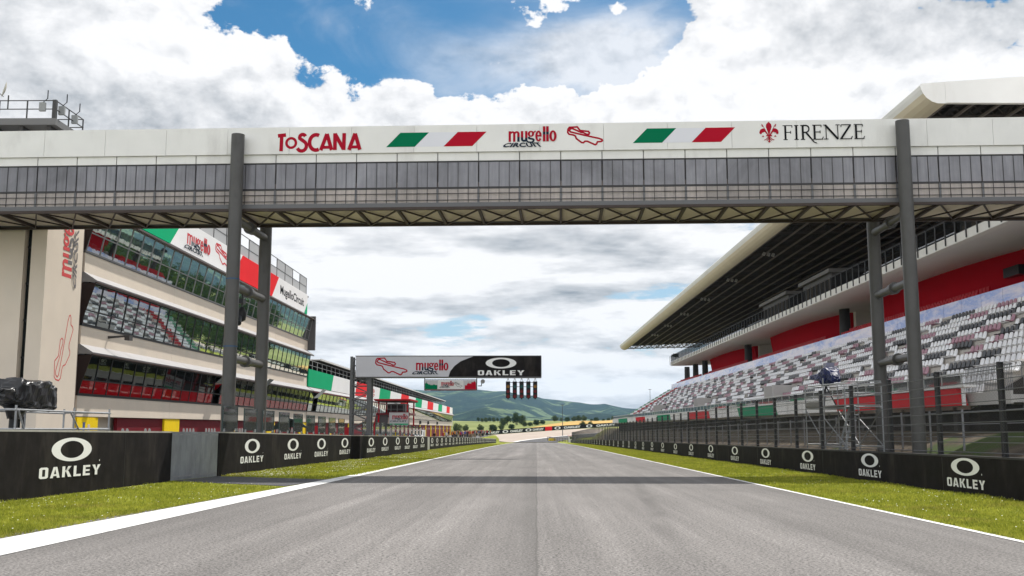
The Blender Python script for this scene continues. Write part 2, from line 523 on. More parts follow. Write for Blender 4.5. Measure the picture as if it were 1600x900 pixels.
def ink_block_word():
    """six square-shouldered capitals with heavy uprights, 5.2 wide and 1 high"""
    k = Ink(); w = .70; x = 0.0; a = .235
    def octa(x0, x1, y0, y1, c): return [(x0 + c, y0), (x1 - c, y0), (x1, y0 + c * .8), (x1, y1 - c * .8), (x1 - c, y1), (x0 + c, y1), (x0, y1 - c * .8), (x0, y0 + c * .8)]
    o, i = octa(0, w, 0, 1, .13), octa(a, w - a, .19, .81, .04)
    k.s.append((o + i, [(q, (q + 1) % 8, 8 + (q + 1) % 8, 8 + q) for q in range(8)], 0))
    x = .90
    k.poly([(x - .04, 0), (x + .19, 0), (x + .35, .80), (x + .35, 1), (x + .20, 1)]); k.poly([(x + .74, 0), (x + .51, 0), (x + .351, .80), (x + .351, 1), (x + .50, 1)]); k.poly([(x + .20, .18), (x + .50, .18), (x + .47, .34), (x + .23, .34)])
    x = 1.82
    k.poly([(x, 0), (x + a, 0), (x + a, 1), (x, 1)]); k.poly([(x + a + .001, .42), (x + .48, 1), (x + .76, 1), (x + .42, .50), (x + a + .001, .62)]); k.poly([(x + .30, .56), (x + .50, .0), (x + .79, 0), (x + .47, .64)])
    x = 2.78
    k.poly([(x, 0), (x + a, 0), (x + a, 1), (x, 1)]); k.poly([(x + a + .001, 0), (x + .64, 0), (x + .64, .20), (x + a + .001, .20)])
    x = 3.60
    k.poly([(x, 0), (x + a, 0), (x + a, 1), (x, 1)])
    for y in (0, .41, .80): k.poly([(x + a + .001, y), (x + .64 - (.04 if y == .41 else 0), y), (x + .64 - (.04 if y == .41 else 0), y + .20 - (.02 if y == .41 else 0)), (x + a + .001, y + .20 - (.02 if y == .41 else 0))])
    x = 4.44
    k.poly([(x + .26, 0), (x + .50, 0), (x + .50, .44), (x + .26, .44)]); k.poly([(x + .26, .441), (x + .379, .441), (x + .379, .60), (x + .25, 1), (x - .02, 1)]); k.poly([(x + .50, .441), (x + .381, .441), (x + .381, .60), (x + .51, 1), (x + .78, 1)])
    return k


def ink_eyewear(ring_w, ring_h, text_w, text_h, gap):
    """the oval ring over the wide word, centred on u = 0, word foot at v = 0"""
    k = Ink()
    k.ring(0, text_h + gap + ring_h / 2, ring_w / 2, ring_h / 2, ring_w * .29, ring_h * .365, 0, n=48)
    k.join(ink_block_word().xf(text_w / 5.2, text_h, -text_w / 2, 0))
    return k


def ink_toscana():
    """six-letter word drawn with a broad pen, 3.55 wide; thin o raised"""
    k = Ink(); p = .155
    k.line([(0, .62), (.34, .66)], p); k.line([(.16, .60), (.15, -.02)], p)
    k.ring(.57, .32, .255, .25, .145, .145)
    k.line(arc(1.05, .545, .125, .125, 20, 200, 8) + arc(1.02, .19, .20, .21, 62, -155, 12), p * .95)
    k.line(arc(1.62, .33, .27, .32, 62, 298, 18), p)
    def A(x):
        k.line([(x, 0), (x + .25, .68)], p); k.line([(x + .25, .68), (x + .46, 0)], p); k.line([(x + .09, .12), (x + .37, .12)], p * .8)
    A(1.83)
    k.line([(2.43, 0), (2.42, .70)], p); k.line([(2.42, .68), (2.79, .04)], p); k.line([(2.80, 0), (2.81, .70)], p)
    A(3.02)
    return k


def ink_firenze():
    """thick-and-thin serif capitals, 3.35 wide, R with a long tail"""
    k = Ink(); th, tn = .085, .035
    def V(x, y0=0, y1=.6, w=th): k.line([(x, y0), (x, y1)], w)
    def H(x0, x1, y, w=tn): k.line([(x0, y), (x1, y)], w)
    def serif(x, y): H(x - .09, x + .09, y)
    # F
    V(.13); serif(.13, 0); H(.02, .42, .6); H(.15, .36, .31); V(.41, .51, .6, tn); V(.35, .25, .37, tn)
    V(.59); serif(.59, 0); serif(.59, .6)                                                     # I
    V(.86); serif(.86, 0); H(.76, .95, .6)                                                    # R
    k.line([(.88, .6)] + arc(.98, .45, .14, .15, 80, -90, 10) + [(.90, .30)], .055)
    k.line([(.98, .31), (1.18, .06), (1.32, -.12), (1.44, -.17)], .08, w2=.03)
    V(1.35, .0); H(1.28, 1.70, 0); H(1.26, 1.64, .6); H(1.36, 1.58, .31); V(1.63, .51, .6, tn); V(1.58, .25, .37, tn); k.line([(1.66, 0), (1.71, .10)], tn)   # E
    V(1.83, 0, .58, tn); serif(1.83, 0); H(1.72, 1.85, .6); k.line([(1.80, .6), (2.32, -.01)], .085); V(2.32, 0, .6, tn); serif(2.32, .6)   # N
    H(2.46, 2.88, .6); k.line([(2.85, .59), (2.45, .01)], .08); H(2.40, 2.90, 0); V(2.46, .50, .6, tn); k.line([(2.87, 0), (2.92, .11)], tn)  # Z
    V(3.08); H(3.0, 3.42, 0); H(2.99, 3.36, .6); H(3.09, 3.30, .31); V(3.35, .51, .6, tn); V(3.30, .25, .37, tn); k.line([(3.38, 0), (3.43, .10)], tn)   # E
    return k


def ink_lily():
    """red heraldic lily, about 0.75 wide and 0.92 high, foot at v = 0"""
    k = Ink()
    k.poly([(0, .30), (-.05, .48), (-.12, .70), (-.10, .82), (0, .92), (.10, .82), (.12, .70), (.05, .48)])
    for s in (-1, 1):
        k.line([(s * .03, .33)] + [(s * (.12), .47), (s * .20, .55)], .05, w2=.07)
        k.ell(s * .26, .54, .13, .085, rot=s * -25); k.ell(s * .34, .46, .055, .075)
        k.line([(s * .06, .40), (s * .24, .74)], .018); k.poly([(s * .21, .72), (s * .30, .84), (s * .28, .70)]); k.poly([(s * .27, .78), (s * .34, .76), (s * .24, .82)])
        k.line([(s * .03, .26), (s * .14, .15), (s * .21, .13)], .03); k.line([(s * .02, .20), (s * .10, .10)], .028)
        k.poly([(s * .20, .27), (s * .25, .34), (s * .30, .27)])
    k.poly([(-.12, .29), (.12, .29), (.12, .34), (-.12, .34)]); k.poly([(-.035, .29), (.035, .29), (.02, .08), (0, 0), (-.02, .08)])
    k.poly([(-.06, .07), (0, .11), (.06, .07), (0, .02)])
    return k


RED = mat('lettering red', (0.36, 0.006, 0.022), .7, spec=.08)
NAVY = mat('lettering navy', (0.014, 0.024, 0.042), .7, spec=.08)
WHITE_INK = mat('lettering white', (0.78, 0.78, 0.78), .5)
BLACK_INK = mat('lettering black', (0.010, 0.010, 0.012), .7, spec=.08)

# ------------------------------------------------------------------ ground
def ground_mat():
    m = bpy.data.materials.new('meadow grass'); m.use_nodes = True
    t = NT(m.node_tree); b = t.n['Principled BSDF']
    pos = t.new('ShaderNodeNewGeometry').outputs['Position']
    sp = t.new('ShaderNodeSeparateXYZ'); t.l.new(pos, sp.inputs[0])
    fine = t.noise(pos, 9.0, 6, .7); mid = t.noise(pos, .55, 6, .6); big = t.noise(pos, .02, 4, .5)
    c = t.mix(t.lin(mid, .3, .7, 0, 1), (.16, .185, .022), (.32, .33, .045))
    c = t.mix(t.m('MULTIPLY', t.lin(fine, .35, .7, 0, 1), .5), c, (.06, .09, .015))
    far = t.smooth(sp.outputs[1], 420, 640)
    fc = t.mix(t.lin(big, .35, .65, 0, 1), (.12, .15, .04), (.20, .22, .075))
    c = t.mix(far, c, fc)
    # bare earth on the bank under the stand
    lat = t.m('SUBTRACT', sp.outputs[0], t.m('MULTIPLY', sp.outputs[1], TX))
    bank = t.m('MULTIPLY', t.smooth(lat, 12.0, 13.2), t.m('SUBTRACT', 1.0, t.smooth(sp.outputs[1], 230, 300)))
    earth = t.mix(t.lin(t.noise(pos, 1.3, 8, .65), .35, .65, 0, 1), (.045, .035, .026), (.115, .093, .066))
    patch = t.smooth(t.m('SUBTRACT', t.noise(pos, .35, 5, .6), t.m('MULTIPLY', t.smooth(sp.outputs[1], 36, 48), .18)), .44, .54)
    c = t.mix(bank, c, t.mix(patch, earth, (.045, .066, .018)))
    t.l.new(c, b.inputs['Base Color']); b.inputs['Roughness'].default_value = .9; b.inputs['Specular IOR Level'].default_value = .1
    bn = t.new('ShaderNodeBump'); bn.inputs['Strength'].default_value = .7; bn.inputs['Distance'].default_value = .05
    t.l.new(fine, bn.inputs['Height']); t.l.new(bn.outputs[0], b.inputs['Normal'])
    return m

xs = sorted(set([-4200, -2500, -1500, -900, -600, -420, -300, -220, -160, -120, -90, -70, -55, -42, -32, -26, -22, -18, -15, -14, -13.4, -13, -12.7, -12.4, -9.5, -6.5, -3, 0, 3, 6.5, 9.5, 12.2]
                + [12.4 + i * .75 for i in range(10)] + [22, 26, 32, 40, 50, 62, 76, 92, 110, 135, 165, 200, 250, 310, 400, 520, 700, 1000, 1500, 2500, 4200]))
ys = [-60, -30, -10] + list(range(0, 130, 6)) + list(range(132, 360, 9)) + list(range(360, 620, 10)) + list(range(620, 1000, 20)) + list(range(1000, 2201, 60))
mb = MB()
# the grid leans with the track so that its lines follow the walls
vs = [(x + TX * y, y, ground(x + TX * y, y)) for y in ys for x in xs]
nx = len(xs)
mb.add(vs, [(j * nx + i, j * nx + i + 1, (j + 1) * nx + i + 1, (j + 1) * nx + i) for j in range(len(ys) - 1) for i in range(nx - 1)], 0, True)
struct(mb.build('ground', ground_mat()))


def asphalt_mat(name, dark, light, streak=.35, seam=False):
    m = bpy.data.materials.new(name); m.use_nodes = True
    t = NT(m.node_tree); b = t.n['Principled BSDF']
    pos = t.new('ShaderNodeNewGeometry').outputs['Position']
    sp = t.new('ShaderNodeSeparateXYZ'); t.l.new(pos, sp.inputs[0])
    lat = t.m('SUBTRACT', sp.outputs[0], t.m('MULTIPLY', sp.outputs[1], TX))
    cb = t.new('ShaderNodeCombineXYZ'); t.l.new(lat, cb.inputs[0]); t.l.new(sp.outputs[1], cb.inputs[1])
    p = cb.outputs[0]
    grain = t.noise(p, 26, 2, .85); grit = t.noise(p, 9, 4, .75)
    big = t.noise(t.vscale(p, (1, .22, 1)), .42, 6, .65)
    lane = t.noise(t.vscale(p, (1, .012, 1)), 1.5, 6, .65)
    fine_lane = t.noise(t.vscale(p, (1, .02, 1)), 7.0, 3, .6)
    c = t.mix(t.lin(lane, .3, .7, 0, 1), dark, light)
    c = t.mix(t.m('MULTIPLY', t.lin(big, .38, .62, 0, 1), .55), c, tuple(d * .8 for d in dark))
    c = t.mix(t.m('MULTIPLY', t.lin(fine_lane, .35, .7, 0, 1), .14), c, tuple(d * .7 for d in dark))
    v = t.m('ADD', t.m('MULTIPLY', t.lin(grain, .33, .67, -1, 1), .80), t.m('MULTIPLY', t.lin(grit, .32, .68, -1, 1), .20))
    v = t.m('ADD', v, 1.0)
    vm = t.new('ShaderNodeVectorMath', operation='SCALE'); t.l.new(c, vm.inputs[0]); t.l.new(v, vm.inputs[3])
    c = vm.outputs[0]
    if seam:
        # rubbered-in running lines and dull patches
        wl = t.m('ADD', lat, t.m('MULTIPLY', t.m('SUBTRACT', t.noise(t.vscale(p, (.3, .03, 1)), 1.0, 3, .5), .5), 1.6))
        for cx_, hw, amt in ((-3.1, 1.1, .30), (2.4, 1.3, .22), (4.6, .5, .20)):
            bandm = t.m('SUBTRACT', 1.0, t.smooth(t.m('ABSOLUTE', t.m('SUBTRACT', wl, cx_)), hw * .2, hw))
            c = t.mix(t.m('MULTIPLY', bandm, t.m('MULTIPLY', t.lin(t.noise(t.vscale(p, (1, .08, 1)), .9, 5, .65), .3, .65, .2, 1), amt)), c, tuple(d * .55 for d in dark))
        spot = t.smooth(t.noise(t.vscale(p, (1, .45, 1)), .24, 6, .7), .56, .68)
        c = t.mix(t.m('MULTIPLY', spot, .30), c, tuple(d * .6 for d in dark))
        # left lane is an older, darker strip beside the joint; tyre marks curve over the right lane
        wob = t.m('ADD', lat, t.m('MULTIPLY', t.m('SUBTRACT', t.noise(p, .35, 3, .5), .5), .08))
        left = t.m('MULTIPLY', t.smooth(t.m('MULTIPLY', wob, -1.0), -.01, .01), t.m('SUBTRACT', 1.0, t.smooth(t.m('MULTIPLY', lat, -1.0), .25, 1.7)))
        c = t.mix(t.m('MULTIPLY', left, .42), c, tuple(d * .62 for d in dark))
        joint = t.m('SUBTRACT', 1.0, t.smooth(t.m('ABSOLUTE', wob), .0, .03))
        c = t.mix(t.m('MULTIPLY', joint, .55), c, tuple(d * .45 for d in dark))
        y = sp.outputs[1]
        side = t.smooth(t.m('ABSOLUTE', t.m('ADD', lat, .3)), 3.2, 6.8)
        c = t.mix(t.m('MULTIPLY', side, .34), c, tuple(d * .66 for d in dark))
        cx = t.m('ADD', t.m('MULTIPLY', t.m('POWER', t.m('MAXIMUM', t.m('SUBTRACT', 42.0, y), 0.0), 1.15), -.040), 3.7)
        mark = t.m('SUBTRACT', 1.0, t.smooth(t.m('ABSOLUTE', t.m('SUBTRACT', lat, cx)), .05, .28))
        fade = t.m('MULTIPLY', t.smooth(y, 9, 20), t.m('SUBTRACT', 1.0, t.smooth(y, 30, 44)))
        brk = t.lin(t.noise(t.vscale(p, (1, .5, 1)), 1.0, 4, .6), .35, .6, .25, 1)
        c = t.mix(t.m('MULTIPLY', t.m('MULTIPLY', mark, fade), t.m('MULTIPLY', brk, .42)), c, tuple(d * .5 for d in dark))
    t.l.new(c, b.inputs['Base Color'])
    b.inputs['Roughness'].default_value = .85; b.inputs['Specular IOR Level'].default_value = .22
    bn = t.new('ShaderNodeBump'); bn.inputs['Strength'].default_value = .8; bn.inputs['Distance'].default_value = .015
    t.l.new(t.noise(p, 26, 2, .8), bn.inputs['Height']); t.l.new(bn.outputs[0], b.inputs['Normal'])
    return m

ASPHALT = asphalt_mat('race asphalt', (.126, .119, .114), (.236, .222, .213), seam=True)
OLDTAR = asphalt_mat('service asphalt', (.060, .060, .064), (.095, .094, .095))
PITTAR = asphalt_mat('pit asphalt', (.10, .10, .10), (.15, .15, .15))

YT = [-40, -20, 0] + list(range(6, 120, 6)) + list(range(120, 352, 8))

def strip(name, l0, l1, ys, lift, m, kind='structure', fn0=None, fn1=None):
    mb = MB()
    vs = []
    for y in ys:
        a = fn0(y) if fn0 else l0; b = fn1(y) if fn1 else l1
        vs += [T(a, y, lift), T(b, y, lift)]
    mb.add(vs, [(2 * i, 2 * i + 1, 2 * i + 3, 2 * i + 2) for i in range(len(ys) - 1)], 0, True)
    return struct(mb.build(name, m), kind)

strip('race_track', -8.4, 7.02, YT, .012, ASPHALT, fn0=lambda y: -6.95 - 1.45 * (1 - ss(y, 4, 48)))
PAINT = mat('road paint', (.60, .60, .59), .75, var=.22, vscale=2.2, dirt=(.24, .23, .22), dscale=2.2)
strip('track_line', -7, -6.74, YT, .020, PAINT, fn0=lambda y: -6.92 - .16 * (1 - ss(y, 45, 80)) - 1.05 * (1 - ss(y, -4, 52)))
strip('track_line', 6.86, 7.0, YT, .020, PAINT)

# the road swings right beyond the dip, with a pale line on its outer edge
CTRL = [(3.8, 338), (4.6, 362), (8, 388), (16, 414), (31, 438), (54, 456), (86, 468), (130, 474), (200, 476)]
PATH = CTRL
def along(side, lift):
    out = []
    for i, (x, y) in enumerate(PATH):
        a = Vector(PATH[max(i - 1, 0)]); b = Vector(PATH[min(i + 1, len(PATH) - 1)])
        d = (b - a).normalized(); n = Vector((-d.y, d.x))
        q = Vector((x, y)) + n * side
        out.append((q.x, q.y, ground(q.x, q.y) + lift))
    return out
def band(name, s0, s1, lift, m):
    n = 7; rows = [along(s0 + (s1 - s0) * k / (n - 1), lift) for k in range(n)]; mb = MB()
    m_ = len(rows[0])
    mb.add([rows[k][i] for i in range(m_) for k in range(n)], [(i * n + k, i * n + k + 1, (i + 1) * n + k + 1, (i + 1) * n + k) for i in range(m_ - 1) for k in range(n - 1)], 0, True)
    return struct(mb.build(name, m))
band('bend_road', -7, 7, .16, OLDTAR)
band('bend_line', 6.2, 7.8, .24, PAINT)
GRAVEL = mat('gravel', (.34, .285, .24), .95, var=.18, vscale=.15, bump=.5, bscale=6)
# gravel trap between the outer edge of the bend and the far wall
inner = along(7.3, .07)
outer = [(-6, 345), (-17, 372), (-25, 420), (-27, 470), (-18, 508), (2, 521), (22, 527), (50, 526), (100, 524)]
mb = MB(); vs = []; K = 10
for a, b in zip(inner, outer):
    for k in range(K + 1):
        f = k / K; x = a[0] + (b[0] - a[0]) * f; y = a[1] + (b[1] - a[1]) * f
        vs.append((x, y, ground(x, y) + .07))
mb.add(vs, [(q * (K + 1) + k, q * (K + 1) + k + 1, (q + 1) * (K + 1) + k + 1, (q + 1) * (K + 1) + k) for q in range(len(inner) - 1) for k in range(K)], 0, True)
struct(mb.build('gravel_trap', GRAVEL))
# pit lane and the service road that crosses the grass to the gate
mb = MB()
yy = [-20] + list(range(0, 330, 10))
mb.add([p for y in yy for p in ((-40 + TX * y, y, max(g(y), -.9) + .012), (-13.35 + TX * y, y, max(g(y), -.9) + .012))], [(2*i, 2*i+1, 2*i+3, 2*i+2) for i in range(len(yy) - 1)])
struct(mb.build('pit_lane', PITTAR))
mb = MB()
mb.quad(T(-12.3, 35.0, .016), T(-12.05, 39.2, .016), T(-7.15, 36.2, .016), T(-7.6, 31.4, .016))
struct(mb.build('service_road', OLDTAR))

# ------------------------------------------------------------------ grass blades and daisies on the verges
def blades(name, zones, seed, m, hmin, hmax, wid):
    rng = np.random.default_rng(seed)
    P = []
    for l0, l1, y0, y1, n in zones:
        # denser close by, thinner far off
        u = rng.random(n); y = 1 / (1 / y0 + u * (1 / y1 - 1 / y0))
        l = np.array([rng.uniform(l0(v) if callable(l0) else l0, l1(v) if callable(l1) else l1) for v in y])
        P.append(np.stack([l, y], 1))
    P = np.concatenate(P)
    gz = np.interp(P[:, 1], np.arange(-20, 400, 2.0), [g(v) for v in np.arange(-20, 400, 2.0)])
    road = ((P[:, 0] < -6) & (P[:, 1] > 31.0 - .0 + (-7.6 - P[:, 0]) * .76 - .2) & (P[:, 1] < 36.4 + (-7.15 - P[:, 0]) * .6 + .1))
    P = P[~road]; gz = gz[~road]
    n = len(P)
    x = P[:, 0] + TX * P[:, 1]
    k = np.clip(P[:, 1] / 22, 1, 4)
    clump = .6 + .8 * (np.sin(P[:, 0] * 2.1 + np.sin(P[:, 1] * 1.3)) * np.cos(P[:, 1] * .9 + P[:, 0]) * .5 + .5)
    h = rng.uniform(hmin, hmax, n) * clump; w = wid * k
    a = rng.uniform(0, 2 * np.pi, n)
    lean = rng.normal(0, .45, (n, 2)) * h[:, None]
    V = np.empty((n, 3, 3), np.float32)
    V[:, 0] = np.stack([x - np.cos(a) * w, P[:, 1] - np.sin(a) * w, gz], 1)
    V[:, 1] = np.stack([x + np.cos(a) * w, P[:, 1] + np.sin(a) * w, gz], 1)
    V[:, 2] = np.stack([x + lean[:, 0], P[:, 1] + lean[:, 1], gz + h], 1)
    me = bpy.data.meshes.new(name)
    me.vertices.add(3 * n); me.vertices.foreach_set('co', V.reshape(-1))
    me.loops.add(3 * n); me.loops.foreach_set('vertex_index', np.arange(3 * n, dtype=np.int32))
    me.polygons.add(n); me.polygons.foreach_set('loop_start', np.arange(0, 3 * n, 3, dtype=np.int32))
    me.polygons.foreach_set('loop_total', np.full(n, 3, np.int32))
    me.update(); me.validate()
    me.materials.append(m)
    o = bpy.data.objects.new(name, me); COL.objects.link(o)
    return struct(o, 'stuff')

def blade_mat():
    m = bpy.data.materials.new('grass blades'); m.use_nodes = True
    t = NT(m.node_tree); t.n.clear()
    out = t.new('ShaderNodeOutputMaterial')
    pos = t.new('ShaderNodeNewGeometry').outputs['Position']
    f = t.noise(pos, .8, 5, .6); f2 = t.noise(pos, 17, 2, .5)
    c = t.mix(t.lin(f, .3, .7, 0, 1), (.20, .235, .024), (.44, .45, .060))
    c = t.mix(t.m('MULTIPLY', t.lin(f2, .4, .7, 0, 1), .5), c, (.44, .40, .10))
    c = t.mix(t.m('MULTIPLY', t.smooth(t.noise(pos, .33, 5, .65), .52, .66), .55), c, (.33, .26, .085))
    c = t.mix(t.m('MULTIPLY', t.smooth(t.noise(pos, 5.5, 4, .65), .44, .62), .62), c, (.085, .125, .014))
    d = t.new('ShaderNodeBsdfDiffuse'); t.l.new(c, d.inputs[0])
    s = t.new('ShaderNodeBsdfTranslucent'); t.l.new(c, s.inputs[0])
    x = t.new('ShaderNodeMixShader'); x.inputs[0].default_value = .45
    t.l.new(d.outputs[0], x.inputs[1]); t.l.new(s.outputs[0], x.inputs[2]); t.l.new(x.outputs[0], out.inputs[0])
    return m
BLADE = blade_mat()
edge = lambda y: -7.02 - .16 * (1 - ss(y, 45, 80)) - 1.05 * (1 - ss(y, -4, 52))
blades('grass', [(-12.1, lambda y: edge(y) + .05, 12, 200, 80000), (-12.1, -7.0, 40, 240, 40000), (6.97, 11.2, 13, 220, 85000), (7.05, 11.2, 40, 260, 30000)], 4, BLADE, .035, .085, .010)

def daisies(zones, seed):
    rng = random.Random(seed); mb = MB()
    for l0, l1, y0, y1, n, s in zones:
        for _ in range(n):
            y = 1 / (1 / y0 + rng.random() * (1 / y1 - 1 / y0)); l = rng.uniform(l0, l1)
            if l < 0 and 31 + (-7.6 - l) * .76 < y < 36.4 + (-7.15 - l) * .6: continue
            if math.sin(l * 1.7 + y * .33) + math.sin(y * .71 - l) < rng.uniform(-1.2, .8): continue
            if l < 0 and l > edge(y): continue
            a = rng.uniform(0, 6.28); c = T(l, y, rng.uniform(.05, .085)); r = s * rng.uniform(.7, 1.2)
            mb.add([(c[0] + r * math.cos(a + i * 1.0472), c[1] + r * math.sin(a + i * 1.0472), c[2] + .3 * r * math.sin(a + 1.0472 * i)) for i in range(6)], [(0, 1, 2, 3, 4, 5)])
    return struct(mb.build('daisies', mat('daisy petals', (.62, .62, .50), .7)), 'stuff')
daisies([(-12.0, -7.2, 13, 34, 420, .012), (-11.8, -8.2, 38, 75, 1500, .014), (-11.5, -7.5, 70, 160, 700, .02), (7.3, 11.2, 14, 70, 420, .012)], 9)

# ------------------------------------------------------------------ far fields, hills
WHEAT = mat('ripe wheat', (.42, .27, .075), .95, var=.22, vscale=.05, stretch=(1, .3, 1))
mb = MB()
wy = list(range(548, 1001, 16)); wn = 16
vs = []
for y in wy:
    x0 = -2 + (y - 548) * .19 + 4 * math.sin(y * .02); x1 = 84 + (y - 548) * .14
    for i in range(wn):
        x = x0 + (x1 - x0) * i / (wn - 1); vs.append((x, y, ground(x, y) + .7))
mb.add(vs, [(j * wn + i, j * wn + i + 1, j * wn + wn + 1 + i, j * wn + wn + i) for j in range(len(wy) - 1) for i in range(wn - 1)], 0, True)
struct(mb.build('wheat_field', WHEAT))

def hill_mat():
    m = bpy.data.materials.new('wooded hill'); m.use_nodes = True
    t = NT(m.node_tree); b = t.n['Principled BSDF']
    pos = t.new('ShaderNodeNewGeometry').outputs['Position']
    a = t.noise(pos, .0040, 8, .65, .5); f = t.noise(pos, .016, 8, .75)
    c = t.mix(t.smooth(f, .40, .60), (.005, .018, .017), (.042, .080, .040))
    c = t.mix(t.m('MULTIPLY', t.smooth(t.noise(pos, .0016, 5, .6, .8), .42, .58), .8), c, (.008, .024, .018))
    c = t.mix(t.m('MULTIPLY', t.smooth(a, .53, .58), .85), c, (.15, .21, .10))
    t.l.new(c, b.inputs['Base Color']); b.inputs['Roughness'].default_value = .95; b.inputs['Specular IOR Level'].default_value = .05
    bn = t.new('ShaderNodeBump'); bn.inputs['Strength'].default_value = 1.0; bn.inputs['Distance'].default_value = 26
    t.l.new(f, bn.inputs['Height']); t.l.new(bn.outputs[0], b.inputs['Normal'])
    return m
HILL = hill_mat()

def ridge(name, Y0, pts, depth, rough, seed):
    """pts: (x / Y, height / Y) of the skyline at distance Y0; slopes fall towards the viewer in spurs"""
    rx = np.array([p[0] for p in pts]) * Y0; rz = np.array([p[1] for p in pts]) * Y0
    nx, ny = 320, 60
    rng = random.Random(seed); ph = [rng.uniform(0, 6.28) for _ in range(12)]
    mb = MB(); vs = []
    for j in range(ny):
        s = j / (ny - 1)                                     # 0 foot, 0.8 crest, 1 back
        for i in range(nx):
            x = rx[0] + (rx[-1] - rx[0]) * i / (nx - 1)
            crest = float(np.interp(x, rx, rz))
            u = min(s / .8, 1.0)
            prof = u * u * (3 - 2 * u) if s <= .8 else 1 - (s - .8) * 1.2
            w = x / Y0 * 40
            spur = (math.sin(w * 1.0 + ph[0] + s * 2.2) + .6 * math.sin(w * 2.3 + ph[1] - s * 3) + .35 * math.sin(w * 5.1 + ph[2] + s * 5) + .2 * math.sin(w * 11 + ph[3] + 7 * s))
            spur += .16 * math.sin(w * 19 + ph[6] + 11 * s) * math.sin(s * 17 + ph[7] + w) + .10 * math.sin(w * 37 + ph[8] - 19 * s) + .07 * math.sin(w * 61 + ph[9] + 29 * s)
            z = crest * prof + rough * spur * u * (1 - u) * 3.2 + rough * .05 * math.sin(w * 23 + ph[4])
            vs.append((x, Y0 - depth * (1 - s / .8) + .1 * depth * math.sin(w * .7 + ph[5]) * (1 - u), z - 14 * (1 - u)))
    mb.add(vs, [(j * nx + i, j * nx + i + 1, (j + 1) * nx + i + 1, (j + 1) * nx + i) for j in range(ny - 1) for i in range(nx - 1)], 0, True)
    return struct(mb.build(name, HILL))

px = lambda x, y: ((x - 820) / 1600, (668 - y) / 1600)
ridge('hills', 5600, [px(-1400, 640), px(-500, 622), px(300, 612), (px(640, 609)), px(680, 611), px(720, 613), px(763, 611.5), px(800, 616), px(836, 622), px(880, 626), px(930, 632.5), px(975, 639), px(1010, 644), px(1100, 648), px(1250, 632), px(1500, 575), px(2000, 520), px(2600, 490), px(3600, 480)], 2600, 26, 3)
ridge('hills', 3300, [px(-1200, 655), px(300, 652), px(640, 652), px(700, 648), px(735, 641), px(765, 637), px(790, 641), px(815, 650), px(870, 652), px(905, 648), px(940, 645), px(975, 650), px(1040, 655), px(1300, 659), px(2600, 662)], 1100, 10, 8)

# ------------------------------------------------------------------ footbridge over the track
GREYSTEEL = mat('grey painted steel', (.085, .083, .080), .38, var=.10, vscale=1.5, dirt=(.05, .048, .045), dscale=1.2)
DARKSTEEL = mat('dark steel', (.022, .020, .020), .5, var=.2, vscale=2)
BROWNSTEEL = mat('brown truss steel', (.055, .040, .034), .55, var=.2, vscale=2)
CLAD = mat('white aluminium cladding', (.74, .73, .70), .5, var=.05, vscale=.7, dirt=(.58, .565, .54), dscale=.8)
CREAM = mat('cream soffit', (.64, .565, .455), .7, var=.08, vscale=.6)
GALV = mat('galvanised steel', (.30, .31, .32), .5, metal=.25, var=.22, vscale=3.0)

def panel_mat(name, col, see):
    m = bpy.data.materials.new(name); m.use_nodes = True
    t = NT(m.node_tree); t.n.clear()
    out = t.new('ShaderNodeOutputMaterial')
    pos = t.new('ShaderNodeNewGeometry').outputs['Position']
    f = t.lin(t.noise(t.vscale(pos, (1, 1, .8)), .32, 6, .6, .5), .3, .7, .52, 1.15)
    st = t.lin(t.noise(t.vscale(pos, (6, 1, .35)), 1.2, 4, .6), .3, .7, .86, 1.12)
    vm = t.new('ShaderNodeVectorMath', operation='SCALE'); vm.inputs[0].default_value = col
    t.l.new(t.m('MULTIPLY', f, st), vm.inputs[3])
    d = t.new('ShaderNodeBsdfDiffuse'); t.l.new(vm.outputs[0], d.inputs[0])
    tl = t.new('ShaderNodeBsdfTranslucent'); t.l.new(vm.outputs[0], tl.inputs[0])
    m1 = t.new('ShaderNodeMixShader'); m1.inputs[0].default_value = .45
    t.l.new(d.outputs[0], m1.inputs[1]); t.l.new(tl.outputs[0], m1.inputs[2])
    tr = t.new('ShaderNodeBsdfTransparent'); tr.inputs[0].default_value = (.8, .8, .82, 1)
    m2 = t.new('ShaderNodeMixShader'); m2.inputs[0].default_value = see
    t.l.new(m1.outputs[0], m2.inputs[1]); t.l.new(tr.outputs[0], m2.inputs[2])
    gl = t.new('ShaderNodeBsdfGlossy'); gl.inputs['Roughness'].default_value = .25
    fr = t.new('ShaderNodeFresnel'); fr.inputs[0].default_value = 1.45
    m3 = t.new('ShaderNodeMixShader'); t.l.new(t.m('MULTIPLY', fr.outputs[0], 1.4, clamp=True), m3.inputs[0])
    t.l.new(m2.outputs[0], m3.inputs[1]); t.l.new(gl.outputs[0], m3.inputs[2])
    t.l.new(m3.outputs[0], out.inputs[0])
    return m
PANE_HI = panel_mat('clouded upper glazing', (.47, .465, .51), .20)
PANE_LO = panel_mat('clouded lower glazing', (.74, .655, .60), .14)

